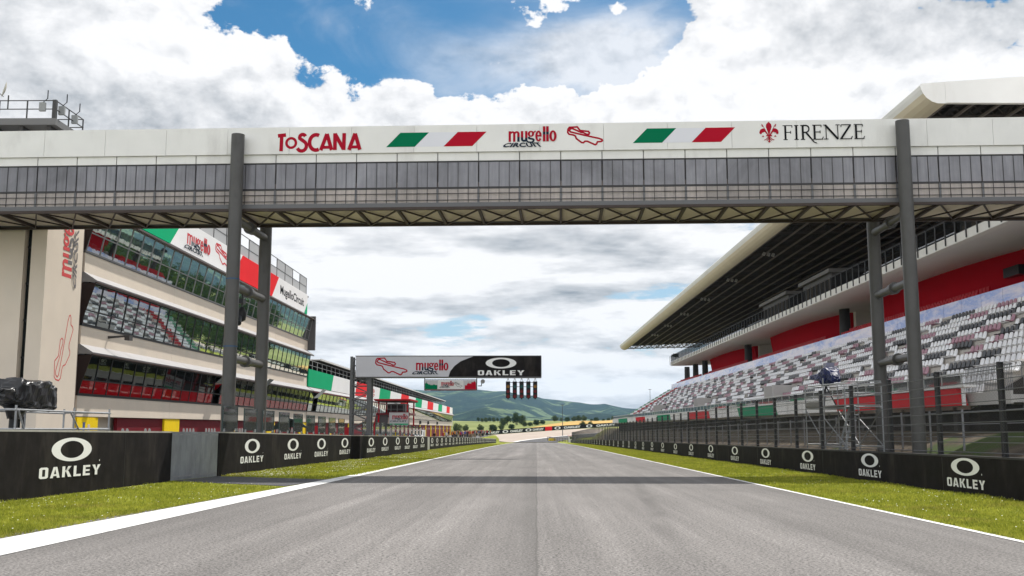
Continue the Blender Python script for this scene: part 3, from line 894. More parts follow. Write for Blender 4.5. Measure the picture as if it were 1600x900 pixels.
def footbridge():
    W = 3.5; P = 1.73; x0 = -.2 - 18 * P; x1 = -.2 + 19 * P; nb = 37
    t = thing('footbridge', 'long white clad footbridge with clouded glazing and city lettering spanning the track', 'footbridge', (0, 42, 0), None, R(-2.0), True)
    zb, zt = 10.62, 14.19
    # upper fascia bands front and back, roof
    for nm, ya, yb in (('fascia', -.12, .02), ('rear_fascia', W - .02, W + .12)):
        mb = MB()
        n = int((x1 - x0) / (P * 1.5)); w = (x1 - x0) / n
        for i in range(n): mb.box(x0 + i * w + .006, x0 + (i + 1) * w - .006, ya, yb, 13.02, zt)
        mb.build(nm, CLAD, t)
        mb = MB()
        for i in range(nb): mb.box(x0 + i * P + .02, x0 + (i + 1) * P - .02, ya + .09 if ya < 1 else ya, yb if ya < 1 else yb - .09, 12.66, 13.015)
        mb.build('fascia_band' if ya < 1 else 'rear_fascia_band', CLAD, t)
    MB().box(x0, x1, .025, W - .025, 14.02, 14.12).build('roof', CLAD, t)
    MB().box(x0, x1, .03, W - .03, 12.60, 12.70).box(x0, x1, .05, .12, 12.7, 13.0).build('ceiling', mat('bridge ceiling', (.30, .29, .28), .8), t)
    MB().box(x0, x1, .14, W - .14, 10.80, 10.92).build('walkway', mat('bridge deck', (.16, .155, .15), .8), t)
    # glazing: one upper and one lower panel per bay
    for i in range(nb):
        a = x0 + i * P
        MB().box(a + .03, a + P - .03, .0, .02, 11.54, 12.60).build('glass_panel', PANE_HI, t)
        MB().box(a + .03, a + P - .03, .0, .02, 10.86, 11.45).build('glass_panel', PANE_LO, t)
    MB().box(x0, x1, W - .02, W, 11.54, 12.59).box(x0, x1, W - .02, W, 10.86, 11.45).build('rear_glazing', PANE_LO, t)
    mb = MB()
    for y in (-.02, W - .05):
        mb.box(x0, x1, y, y + .07, 12.605, 12.655).box(x0, x1, y, y + .07, 11.455, 11.535)
        for i in range(nb * 4 + 1):
            a = x0 + i * P / 4
            mb.box(a - .009, a + .009, y - .006 if y < 1 else y + .006, y + .05, 10.86, 12.60)
    mb.build('mullions', mat('slim dark mullion', (.050, .048, .050), .5), t)
    for i in range(nb + 1):
        a = x0 + i * P; MB().box(a - .045, a + .045, -.05, -.008, 10.86, 11.452).build('bay_post', mat('zinc grey', (.13, .13, .135), .45), t)
    mb = MB()
    for z in (11.23, 10.95): mb.box(x0, x1, -.075, -.052, z, z + .026)
    mb.build('handrail', mat('slim dark mullion', (.050, .048, .050), .5), t)
    mb = MB()
    for y in (-.06, W - .10): mb.box(x0, x1, y, y + .16, zb + .06, 10.855, 0).box(x0, x1, y + .003, y + .157, zb - .05, zb + .058, 1)
    mb.build('bottom_chord', [mat('zinc grey', (.13, .13, .135), .45), BROWNSTEEL], t)
    MB().box(x0, x1, .105, W - .105, 10.735, 10.79).build('soffit', CREAM, t)
    mb = MB()
    for i in range(nb + 1):
        a = x0 + i * P
        mb.box(a - .055, a + .055, .10, W - .10, zb - .03, zb + .10)
        if i < nb:
            mb.bar((a, .12, zb + .03), (a + P, W - .12, zb + .03), .06, .06)
            mb.bar((a + P, .12, zb - .035), (a, W - .12, zb - .035), .06, .06)
    mb.build('truss_bracing', BROWNSTEEL, t)
    # columns: front and rear pair at each side, joined by three collared struts
    for cx, top in ((-12.1, 13.78), (15.55, 13.98)):
        base = g(42) - .05 if cx > 0 else -.95
        for y, tt in ((-.50, top), (W + .50, 10.9)):
            o = MB().tube((cx, y, base), (cx, y, tt), .275, n=24).build('column', GREYSTEEL, t)
            MB().tube((cx, y, base), (cx, y, base + .06), .42, n=24).build('base_plate', GREYSTEEL, o)
        for z in (10.15, 7.32, 4.32):
            o = MB().tube((cx, -.30, z), (cx, W + .30, z), .17, n=16).build('strut', GREYSTEEL, t)
            MB().tube((cx, 1.55, z), (cx, 1.95, z), .23, n=16).tube((cx, 1.47, z), (cx, 1.53, z), .26, n=16).build('collar', GREYSTEEL, o)
        if cx < 0:
            for z in (7.58, 4.78): MB().tube((cx, -.50, z), (cx, -.50, z + .05), .285, n=24, caps=False).build('cable_strap', mat('blue strap', (.03, .08, .16), .5), t)
    # signs on the fascia
    yf = -.12
    k = (1, 0, 0), (0, 0, 1)
    ink_toscana().xf(3.53 / 3.48, 1.05).put('lettering', RED, (-10.50, yf, 13.16), *k, t)
    for xx, zz in ((-5.85, 13.26), (4.55, 13.30)):
        f = Ink(); w = 1.22; s = .60; h = .62
        for i in range(3): f.poly([(i * w, 0), (i * w + w, 0), (i * w + w + s, h), (i * w + s, h)], i)
        f.put('flag_stripes', [mat('flag green', (.0, .15, .065), .7, spec=.08), mat('flag white', (.68, .68, .72), .5), mat('flag red', (.40, .006, .022), .7, spec=.08)], (xx, yf, zz), *k, t)
    ink_circuit().xf(1.18, 1.05).put('circuit_logo', [RED, NAVY], (-.66, yf, 13.42), *k, t)
    ink_track(1.45, .78, .075).put('track_outline', RED, (1.83, yf, 13.25), *k, t)
    ink_lily().put('lily_emblem', RED, (10.20, yf, 13.22), *k, t)
    ink_firenze().xf(.98, 1.0).put('lettering', BLACK_INK, (10.75, yf, 13.36), *k, t)
    return t
footbridge()

# ------------------------------------------------------------------ advertising walls along the track
BANNER = mat('black vinyl banner', (.0165, .0145, .0145), .75, var=.35, vscale=2.5, bump=.5, bscale=1.7, spec=.06, dirt=(.048, .042, .037), dscale=1.1)
CONCRETE = mat('pale concrete', (.34, .33, .31), .85, var=.15, vscale=1.5, dirt=(.20, .19, .175), dscale=1.2)

def wall_h(y): return float(np.interp(y, [30, 40, 67, 110, 200, 310], [1.66, 1.68, 1.58, 1.50, 1.38, 1.20]))

def logo_mesh(side):
    k = ink_eyewear(2.30, .60, 3.45, .27, .12) if side < 0 else ink_eyewear(1.80, .46, 2.45, .235, .08)
    k.poly([(1.62 if side < 0 else 1.05, .36), (1.66 if side < 0 else 1.08, .36), (1.66 if side < 0 else 1.08, .40), (1.62 if side < 0 else 1.05, .40)])
    o = k.put('logo', WHITE_INK, (0, 0, 0), (1, 0, 0), (0, 1, 0))
    me = o.data; bpy.data.objects.remove(o)
    return me
LOGO = {-1: logo_mesh(-1), 1: logo_mesh(1)}

def put_logo(root, side, lat, y, h, scale=1.0):
    """logo parts of one wall share their mesh"""
    o = bpy.data.objects.new('logo', LOGO[side]); COL.objects.link(o)
    p = Vector(T(lat, y, h)); q = Vector(T(lat, y + 1, h))
    u = (q - p).normalized() * (1 if side < 0 else -1)
    v = Vector((0, 0, 1)); n = u.cross(v).normalized(); v = n.cross(u)
    M = Matrix((u * scale, v * scale, n)).transposed().to_4x4(); M.translation = p
    o.parent = root; o.matrix_parent_inverse = Matrix.Translation(root.location).inverted()
    o.location = M.translation; o.rotation_euler = M.to_3x3().normalized().to_euler(); o.scale = (scale, scale, 1)
    return o

def barrier(side, lat, ys, label, logos, hfun, thick, name='barrier_wall', group='advertising walls along the track'):
    y0 = ys[0]
    t = thing(name, label, 'wall', T(lat, y0), group)
    s = -side * -1
    back = lat + (-thick if side < 0 else thick); front = lat
    mb = MB()
    vs = []
    for y in ys:
        h = hfun(y)
        vs += [T(front, y, -.12), T(front, y, h - .05), T(back, y, h - .05), T(back, y, -.9 if side < 0 else -.12)]
    n = len(ys)
    fs = [(4*i+a, 4*i+(a+1) % 4, 4*i+4+(a+1) % 4, 4*i+4+a) for i in range(n-1) for a in range(4)] + [(0, 1, 2, 3), (4*n-1, 4*n-2, 4*n-3, 4*n-4)]
    mb.add(vs, fs); mb.build('banner', BANNER, t)
    mb = MB(); vs = []
    f2 = front + (.004 if side < 0 else -.004); b2 = back - (.004 if side < 0 else -.004)
    for y in ys:
        h = hfun(y)
        vs += [T(f2, y, h - .047), T(f2, y, h), T(b2, y, h), T(b2, y, h - .047)]
    mb.add(vs, fs); mb.build('coping', CONCRETE if side < 0 else mat('rubber strip', (.04, .038, .038), .7, var=.2), t)
    # seams where lengths of banner meet
    mb = MB()
    for i in range(1, n - 1, 2):
        y = ys[i]; q = .006 if side < 0 else -.006
        mb.add([T(front + q, y - .012, 0), T(front + q, y + .012, 0), T(front + q, y + .012, hfun(y) - .06), T(front + q, y - .012, hfun(y) - .06)], [(0, 1, 2, 3)])
    if n > 2: mb.build('seam', mat('banner seam', (.028, .027, .027), .5), t)
    for y, h, sc in logos: put_logo(t, side, lat + (.003 if side < 0 else -.003), y + .09 * math.sin(y * 3.1), h + .016 * math.sin(y * 1.7), sc)
    return t

def rng_y(a, b, st): 
    n = max(1, int(round((b - a) / st))); return [a + (b - a) * i / n for i in range(n + 1)]

lg = lambda ys: [(y, .42, 1) for y in ys]
barrier(-1, -12.33, rng_y(11, 34.9, 4), 'nearest black advertising wall on the left, ending at the galvanised steel gate', [(16.2, .44, 1.03), (27.4, .44, 1.03)], wall_h, .30)
barrier(-1, -12.05, rng_y(39.2, 67.2, 4), 'black advertising wall starting at the galvanised gate, with glass screens on top', lg([43.9, 51.1, 58.0, 65.0]), wall_h, .30)
barrier(-1, -11.50, rng_y(67.4, 109.4, 6), 'black advertising wall below the red podium stand, standing slightly proud of its neighbour', lg([72, 78.7, 85.7, 92.2, 98.3, 104.6]), wall_h, .88)
barrier(-1, -12.05, rng_y(117.6, 310, 7), 'longest black advertising wall, running from the pale gate towards the far bend', [(119.6 + 6.15 * i, .38, .95) for i in range(31)], wall_h, .30)
rh = lambda y: float(np.interp(y, [20, 200, 345], [1.0, 1.0, .92]))
rl = [(y, .16, 1) for y in (20.0, 27.6, 35.3, 43.3, 51.2, 59.1, 67.2, 75.7, 84.4)] + [(92.9 + 8.4 * i, .16, 1) for i in range(30)]
barrier(1, 11.30, rng_y(11, 342, 6), 'low black advertising wall with white ring logos below the tall mesh fence', rl, rh, .30)

# steel gate in the gap of the left wall, pale post further on
t = thing('steel_gate', 'dull galvanised double leaf gate between two black advertising walls', 'gate', T(-12.2, 37, 0))
for a, b in ((34.98, 37.02), (37.06, 39.12)):
    la, lb = -12.36 + (a - 35) * .07, -12.36 + (b - 35) * .07
    mb = MB()
    mb.add([T(la, a, .02), T(lb, b, .02), T(lb, b, 1.66), T(la, a, 1.66), T(la - .06, a, .02), T(lb - .06, b, .02), T(lb - .06, b, 1.66), T(la - .06, a, 1.66)],
           [(0, 1, 2, 3), (7, 6, 5, 4), (0, 4, 5, 1), (1, 5, 6, 2), (2, 6, 7, 3), (3, 7, 4, 0)])
    o = mb.build('gate_leaf', mat('weathered zinc sheet', (.30, .32, .34), .5, metal=.45, var=.30, vscale=2.2, dirt=(.20, .21, .22), dscale=1.6, stretch=(1, 1, .5)), t)
    mb = MB()
    for z in (.12, 1.54): mb.add([T(la + .012, a + .03, z), T(lb + .012, b - .03, z), T(lb + .012, b - .03, z + .05), T(la + .012, a + .03, z + .05)], [(0, 1, 2, 3)])
    mb.build('rail', GALV, o)
t = thing('pale_gate', 'narrow pale grey gate in the gap between two lengths of black advertising wall', 'gate', T(-12.1, 113, 0))
mb = MB()
mb.add([T(l, y, h) for h in (0, 1.42) for y in (109.6, 117.4) for l in (-12.25, -12.1)], [(0, 2, 3, 1), (4, 5, 7, 6), (0, 1, 5, 4), (2, 6, 7, 3), (0, 4, 6, 2), (1, 3, 7, 5)])
mb.build('gate_leaf', mat('pale grey paint', (.40, .40, .40), .6, var=.1, vscale=1), t)

# glass screens on the pit wall
SCREEN = glass_mat('green sheet glass', (.90, .97, .94), .07)
proto = None
n = 0
for i in range(24):
    y = 41.15 + 2.95 * i
    if 66.4 < y < 71.5: continue
    lat = -12.24
    lab = 'clear greenish glass screen standing on the pit wall, %s' % ('first in line after the gate' if i == 0 else 'second in line after the gate' if i == 1 else
          'in the run before the gantry tower' if y < 68 else 'in the run beyond the gantry tower')
    base = wall_h(y)
    if proto is None:
        r0 = proto = thing('glass_screen', lab, 'glass screen', T(lat, y, base), 'glass screens on the pit wall', 0, True)
        MB().box(-.008, .008, -1.0, 1.0, .08, 1.0).build('pane', SCREEN, r0)
        for s in (-1, 1):
            MB().box(-.02, .02, s * 1.02 - .02, s * 1.02 + .02, 0, 1.02).box(-.05, .05, s * 1.02 - .06, s * 1.02 + .06, 0, .025).build('upright', mat('dark green frame', (.03, .05, .05), .4), r0)
            MB().box(-.03, .03, s * .8 - .04, s * .8 + .04, .02, .14).build('clamp', GALV, r0)
        MB().box(-.012, .012, -1.0, 1.0, 1.003, 1.02).build('top_rail', mat('dark green frame', (.03, .05, .05), .4), r0)
    else:
        copy_thing(proto, T(lat, y, base), None, lab)

# ------------------------------------------------------------------ safety fence along the right
def fence_mesh_mat():
    m = bpy.data.materials.new('diamond wire mesh'); m.use_nodes = True
    t = NT(m.node_tree); t.n.clear()
    out = t.new('ShaderNodeOutputMaterial')
    pos = t.new('ShaderNodeNewGeometry').outputs['Position']
    s = t.new('ShaderNodeSeparateXYZ'); t.l.new(pos, s.inputs[0])
    a = t.m('MULTIPLY', t.m('ADD', s.outputs[1], s.outputs[2]), 1 / .085); b = t.m('MULTIPLY', t.m('SUBTRACT', s.outputs[1], s.outputs[2]), 1 / .085)
    da = t.m('ABSOLUTE', t.m('SUBTRACT', t.m('FRACT', a), .5)); db = t.m('ABSOLUTE', t.m('SUBTRACT', t.m('FRACT', b), .5))
    wire = t.m('LESS_THAN', t.m('MINIMUM', da, db), .045)
    d = t.new('ShaderNodeBsdfPrincipled'); d.inputs['Base Color'].default_value = (.075, .077, .08, 1); d.inputs['Roughness'].default_value = .5; d.inputs['Metallic'].default_value = .3
    tr = t.new('ShaderNodeBsdfTransparent')
    x = t.new('ShaderNodeMixShader'); t.l.new(wire, x.inputs[0]); t.l.new(tr.outputs[0], x.inputs[1]); t.l.new(d.outputs[0], x.inputs[2])
    t.l.new(x.outputs[0], out.inputs[0])
    return m

def safety_fence():
    LAT = 11.78
    t = thing('safety_fence', 'tall dark wire mesh fence with steel posts behind the low advertising wall', 'fence', T(LAT, 22, 0))
    POST = mat('black steel post', (.020, .020, .022), .45, var=.25, vscale=3)
    for i in range(78):
        y = 22.05 + 4.15 * i
        mb = MB(lambda l, yy, h: T(l, yy, h))
        mb.box(LAT - .065, LAT + .065, y - .012, y + .012, -.1, 3.38).box(LAT - .065, LAT - .045, y - .06, y + .06, -.1, 3.38).box(LAT + .045, LAT + .065, y - .06, y + .06, -.1, 3.38)
        mb.build('post', POST, t)
    CAB = mat('fence cable', (.11, .113, .117), .5)
    yy = rng_y(18, 344, 6)
    for k in range(9):
        h = 1.08 + k * .265; mb = MB(lambda l, y, hh: T(l, y, hh))
        mb.sweep([(LAT - .10, h - .010), (LAT - .08, h - .010), (LAT - .08, h + .010), (LAT - .10, h + .010)], yy)
        mb.build('cable', CAB, t)
    mb = MB(lambda l, y, hh: T(l, y, hh))
    o = []
    for y in yy: o += [(LAT - .075, y, .2), (LAT - .075, y, 3.30)]
    mb.add(o, [(2*i, 2*i+2, 2*i+3, 2*i+1) for i in range(len(yy) - 1)])
    mb.build('wire_mesh', fence_mesh_mat(), t)
safety_fence()

# lower rail fence at the foot of the bank
t = thing('rail_fence', 'plain grey post and rail fence on the bank behind the tall mesh fence', 'fence', T(14.6, 30, 0))
RAILP = mat('grey rail', (.20, .20, .21), .5, var=.1)
for i in range(60):
    y = 26 + 3.1 * i; x = 16.2; z = ground(x, y)
    MB().box(x - .03, x + .03, y - .03, y + .03, z - .1, z + 1.5).build('post', RAILP, t)
for k in range(3):
    mb = MB()
    for i in range(59):
        y = 26 + 3.1 * i; mb.bar((16.15, y, ground(16.2, y) + .5 + k * .45), (16.15, y + 3.1, ground(16.2, y + 3.1) + .5 + k * .45), .03)
    mb.build('rail', RAILP, t)

# ------------------------------------------------------------------ buildings on the pit side
STUCCO = mat('beige render', (.68, .595, .495), .85, var=.06, vscale=.5, dirt=(.62, .56, .48), dscale=.35)
STUCCO2 = mat('darker beige render', (.55, .49, .41), .85, var=.06, vscale=.5)
BROWN = mat('brown metal trim', (.075, .045, .038), .5)
AWN = mat('pale metal awning', (.31, .305, .31), .5, metal=.15, var=.08, vscale=.8, dirt=(.24, .225, .215), dscale=1.2)
FRAME = mat('dark window frame', (.020, .021, .023), .4)
PALEFRAME = mat('pale window frame', (.22, .22, .22), .45)
ROOFM = mat('flat roof', (.22, .215, .21), .9)

def solar_glass(name, tint, f0):
    m = bpy.data.materials.new(name); m.use_nodes = True
    t = NT(m.node_tree); t.n.clear()
    out = t.new('ShaderNodeOutputMaterial')
    d = t.new('ShaderNodeBsdfDiffuse'); d.inputs[0].default_value = (*tint, 1)
    gl = t.new('ShaderNodeBsdfGlossy'); gl.inputs['Roughness'].default_value = .015; gl.inputs[0].default_value = (.74, .80, .78, 1)
    pos = t.new('ShaderNodeNewGeometry').outputs['Position']
    bn = t.new('ShaderNodeBump'); bn.inputs['Strength'].default_value = .06; bn.inputs['Distance'].default_value = .05
    t.l.new(t.noise(pos, .5, 3, .5), bn.inputs['Height']); t.l.new(bn.outputs[0], gl.inputs['Normal'])
    fr = t.new('ShaderNodeFresnel'); fr.inputs[0].default_value = 1.5
    f = t.m('MAXIMUM', fr.outputs[0], f0)
    x = t.new('ShaderNodeMixShader'); t.l.new(f, x.inputs[0]); t.l.new(d.outputs[0], x.inputs[1]); t.l.new(gl.outputs[0], x.inputs[2])
    t.l.new(x.outputs[0], out.inputs[0])
    return m
SOLAR = solar_glass('solar window glass', (.008, .010, .010), .13)
SOLAR_R = solar_glass('red tinted interior behind glass', (.34, .008, .012), .12)

XB = -21.0
def window_meshes(w, zb, zt, rail, lean=.30, red=False):
    """one leaning window of width w: frame mesh and pane mesh, origin at its foot, running along +y"""
    h = zt - zb
    f = lambda y, z, o=0: (lean * z / h + o, y, z)
    fr = MB()
    def strip(y0, y1, z0, z1):
        fr.add([f(y0, z0, .03), f(y1, z0, .03), f(y1, z1, .03), f(y0, z1, .03), f(y0, z0, -.06), f(y1, z0, -.06), f(y1, z1, -.06), f(y0, z1, -.06)],
               [(0, 1, 2, 3), (7, 6, 5, 4), (0, 4, 5, 1), (1, 5, 6, 2), (2, 6, 7, 3), (3, 7, 4, 0)])
    strip(0, .07, 0, h); strip(w - .004, w, 0, h); strip(.07, w - .004, 0, .08); strip(.07, w - .004, h - .06, h)
    if rail: strip(.07, w - .004, h * rail, h * rail + .055)
    k = h * rail if red else .08
    pn = MB().quad(f(.07, k), f(w - .004, k), f(w - .004, h - .06), f(.07, h - .06))
    if red: pn.quad(f(.07, .08), f(w - .004, .08), f(w - .004, k), f(.07, k), 1)
    return fr, pn

def window_row(root, y0, n, w, zb, zt, rail, frame_m, glass_m, hinged=(), red=False, lean=.30):
    fr, pn = window_meshes(w, zb, zt, rail, lean, red)
    fme = fr.mesh('window', frame_m); pme = pn.mesh('pane', [glass_m, SOLAR_R] if red else glass_m)
    for i in range(n):
        o = bpy.data.objects.new('window', fme); COL.objects.link(o)
        o.parent = root; o.matrix_parent_inverse = Matrix.Translation(root.location).inverted()
        o.location = (XB + .02, y0 + i * w, zb)
        p = bpy.data.objects.new('pane', pme); COL.objects.link(p); p.parent = o
        if i in hinged:
            p['label'] = 'pane tilted wide open'
            p.rotation_euler = (0, R(38), 0); p.location = (-.25, 0, .95)

def garages(root, y0, y1, door_first, pw=2.6):
    z0 = -.92; y = y0
    i = 0
    while y < y1 - 2:
        MB().box(XB - .35, XB - .02, y, y + pw, z0, 1.99).build('pier', mat('yellow pier', (.85, .60, .01), .6, var=.08, spec=.1), root)
        e = min(y + 12, y1)
        if i == 0 and door_first:
            MB().box(XB - .9, XB - .8, y + 2.6, y + 5.2, z0, 1.99).build('open_bay', mat('unlit bay', (.012, .012, .012), .9), root); a = y + 5.2
        else: a = y + pw
        d = MB().box(XB - .30, XB - .12, a + .05, e - .05, z0, 1.99)
        d = d.build('garage_door', mat('dark red door', (.15, .010, .016), .6, spec=.1, var=.12, vscale=.8), root)
        mb = MB(); k = 5 if e - a > 7 else 3
        for grp in range(2):
            for q in range(k - 1):
                yy = a + (e - a) * (.12 + grp * .48) + q * .62
                mb.tube((XB - .12, yy, 1.25), (XB - .10, yy, 1.25), .21, n=14)
        mb.build('portholes', mat('porthole glass', (.30, .30, .30), .2), d)
        y += 12; i += 1

def yz_panel(root, name, pts, m, x=XB + .10, th=.12):
    return MB().prism(pts, lambda a, b: (x, a, b), lambda a, b: (x - th, a, b)).build(name, m, root)

FG = mat('sign green', (.0, .36, .15), .7, spec=.08, var=.06, vscale=.4); FW = mat('sign white', (.78, .775, .77), .7, spec=.08, var=.04, vscale=.4); FR = mat('sign red', (.75, .018, .024), .7, spec=.08, var=.06, vscale=.4)

def scale_about_camera(t, loc, k=1.115):
    """scale by k about the camera, pushing pit-side things back behind the footbridge"""
    t.location = loc; t.scale = (k, k, k)  # loc is the root position already scaled about the camera

def pit_building():
    y0, y1 = 48.0, 98.6
    t = thing('pit_building', 'tall beige pit building with three window bands and a tricolour sign along its roof', 'building', (-28, 73, -.9))
    MB().box(-38, XB - .50, y0 + .1, y1 - .1, -.95, 14.0).build('wall', STUCCO2, t)
    MB().box(-38.2, XB + .0, y0, y1, 14.02, 14.14).build('roof', ROOFM, t)
    for z0, z1 in ((2.02, 3.0), (5.42, 6.30), (8.86, 9.80)):
        mb = MB(); y = y0
        while y < y1 - .1:
            e = min(y + 12.6, y1); mb.box(XB - .49, XB + .02, y + .012, e - .012, z0, z1 - .01); y = e
        mb.build('spandrel', STUCCO, t)
        MB().box(XB - .48, XB + .05, y0 + .02, y1 - .02, z1 - .008, z1 + .03).build('sill', FRAME, t)
    for z, zl in ((5.0, 5.42), (8.42, 8.86), (11.92, 12.25)):
        mb = MB().sweep([(XB - .45, zl), (XB + .02, zl), (XB + .66, z + .02), (XB + .64, z - .05), (XB - .45, z - .05)], rng_y(y0 - .05, y1, 9))
        o = mb.build('awning', AWN, t)
        MB().box(XB + .60, XB + .70, y0 - .06, y1, z - .10, z - .055).build('gutter', BROWN, o)
        # dark end cheek closing the leaning window band
        MB().prism([(XB - .5, z - 2.0), (XB + .02, z - 2.0), (XB + .62, z - .1), (XB - .5, z - .1)], lambda a, b: (a, y0 - .045, b), lambda a, b: (a, y0 - .005, b)).build('end_cheek', mat('dark brown cheek', (.035, .022, .020), .35), t)
    w = (y1 - y0) / 32
    window_row(t, y0, 32, w, 3.03, 4.94, .36, FRAME, SOLAR, (13, 20), True)
    window_row(t, y0, 32, w, 6.33, 8.36, .34, FRAME, SOLAR)
    window_row(t, y0, 32, w, 9.83, 11.86, .45, PALEFRAME, SOLAR, (), False, .42)
    for z0, z1 in ((3.0, 4.95), (6.3, 8.37), (9.8, 11.87)):
        MB().box(XB - .499, XB - .44, y0 + .2, y1 - .2, z0 + .05, z1).build('interior', mat('dim interior', (.03, .022, .02), .9), t)
    garages(t, y0, y1, True)
    # sign along the roof edge
    for pts, m in (([(y0, 12.27), (59.25, 12.27), (61.5, 14.16), (y0, 14.16)], FG), ([(59.26, 12.27), (72.4, 12.27), (74.7, 14.16), (61.51, 14.16)], FW),
                   ([(72.41, 12.27), (83.8, 12.27), (86.0, 14.16), (74.71, 14.16)], FR), ([(83.81, 12.27), (96.3, 12.27), (97.6, 13.4), (97.6, 14.16), (86.01, 14.16)], FW), ([(96.31, 12.27), (97.6, 12.27), (97.6, 13.39)], FG)):
        yz_panel(t, 'sign_panel', pts, m)
    u, v = (0, 1, 0), (0, 0, 1)
    ink_circuit().xf(2.7, 1.55).put('circuit_logo', [mat('sign lettering red', (.55, .02, .03), .5), NAVY], (XB + .10, 62.2, 12.80), u, v, t)
    ink_track(4.2, 1.35, .12).put('track_outline', mat('sign lettering red', (.55, .02, .03), .5), (XB + .10, 68.0, 12.55), u, v, t)
    k = Ink().text('MugelloCircuit', 9.4, 1.0, 0, .025); k.put('lettering', BLACK_INK, (XB + .10, 86.6, 12.62), u, v, t)
    # dark fin at the far end
    MB().box(XB - .6, XB + .70, y1 + .01, y1 + .35, 8.9, 12.2).build('end_fin', mat('grey fin', (.10, .095, .095), .5), t)
    # roof railing with cloth and glass infill
    rail = MB(); y = 62.0; i = 0
    while y <= 97.6:
        rail.box(XB - .06, XB, y - .03, y + .03, 14.14, 15.75); y += 2.96
    rail.box(XB - .05, XB - .01, 62, 97.5, 15.72, 15.77).box(XB - .05, XB - .01, 62, 97.5, 14.9, 14.94)
    o = rail.build('roof_railing', mat('dark rail', (.05, .05, .05), .5), t)
    CLOTH = glass_mat('pale shade cloth', (.78, .78, .78), .55, .5)
    for i in range(12):
        y = 62.05 + i * 2.96
        z1 = 15.70 if i % 3 != 1 else 14.88
        MB().box(XB - .035, XB - .03, y + .05, y + 2.86, 14.2, z1).build('infill_sheet', CLOTH, o)
    # small lamp arm on the lowest sill
    mb = MB().tube((XB + .02, 51.2, 6.0), (XB + .95, 51.3, 6.08), .07, .05).box(XB + .9, XB + 1.15, 51.05, 51.5, 5.85, 6.1)
    mb.build('arm_lamp', mat('dark lamp arm', (.06, .055, .05), .5), t)
    # recess between this block and the tower
    MB().box(-38, XB - .35, 46.2, 48.0, -.95, 13.9).build('link_wall', STUCCO2, t)
    mb = MB()
    for z in (2.9, 6.1, 8.6, 11.6): mb.box(XB - .36, XB - .30, 46.4, 47.9, z, z + 2.0)
    mb.build('link_window', mat('link glass', (.02, .016, .016), .15), t)
    # yellow board with two small notices beside the first garage
    b = MB().box(XB - .01, XB + .03, 48.1, 50.2, .9, 1.97).build('notice_board', mat('yellow pier', (.62, .44, .02), .55), t)
    MB().box(XB + .031, XB + .036, 48.75, 49.0, 1.15, 1.75).build('notice', mat('blue notice', (.06, .10, .25), .6), b)
    MB().box(XB + .031, XB + .036, 49.3, 49.55, 1.3, 1.65).build('notice', mat('white notice', (.6, .5, .5), .6), b)
    return t
scale_about_camera(pit_building(), (-31.22, 81.395, -1.176))

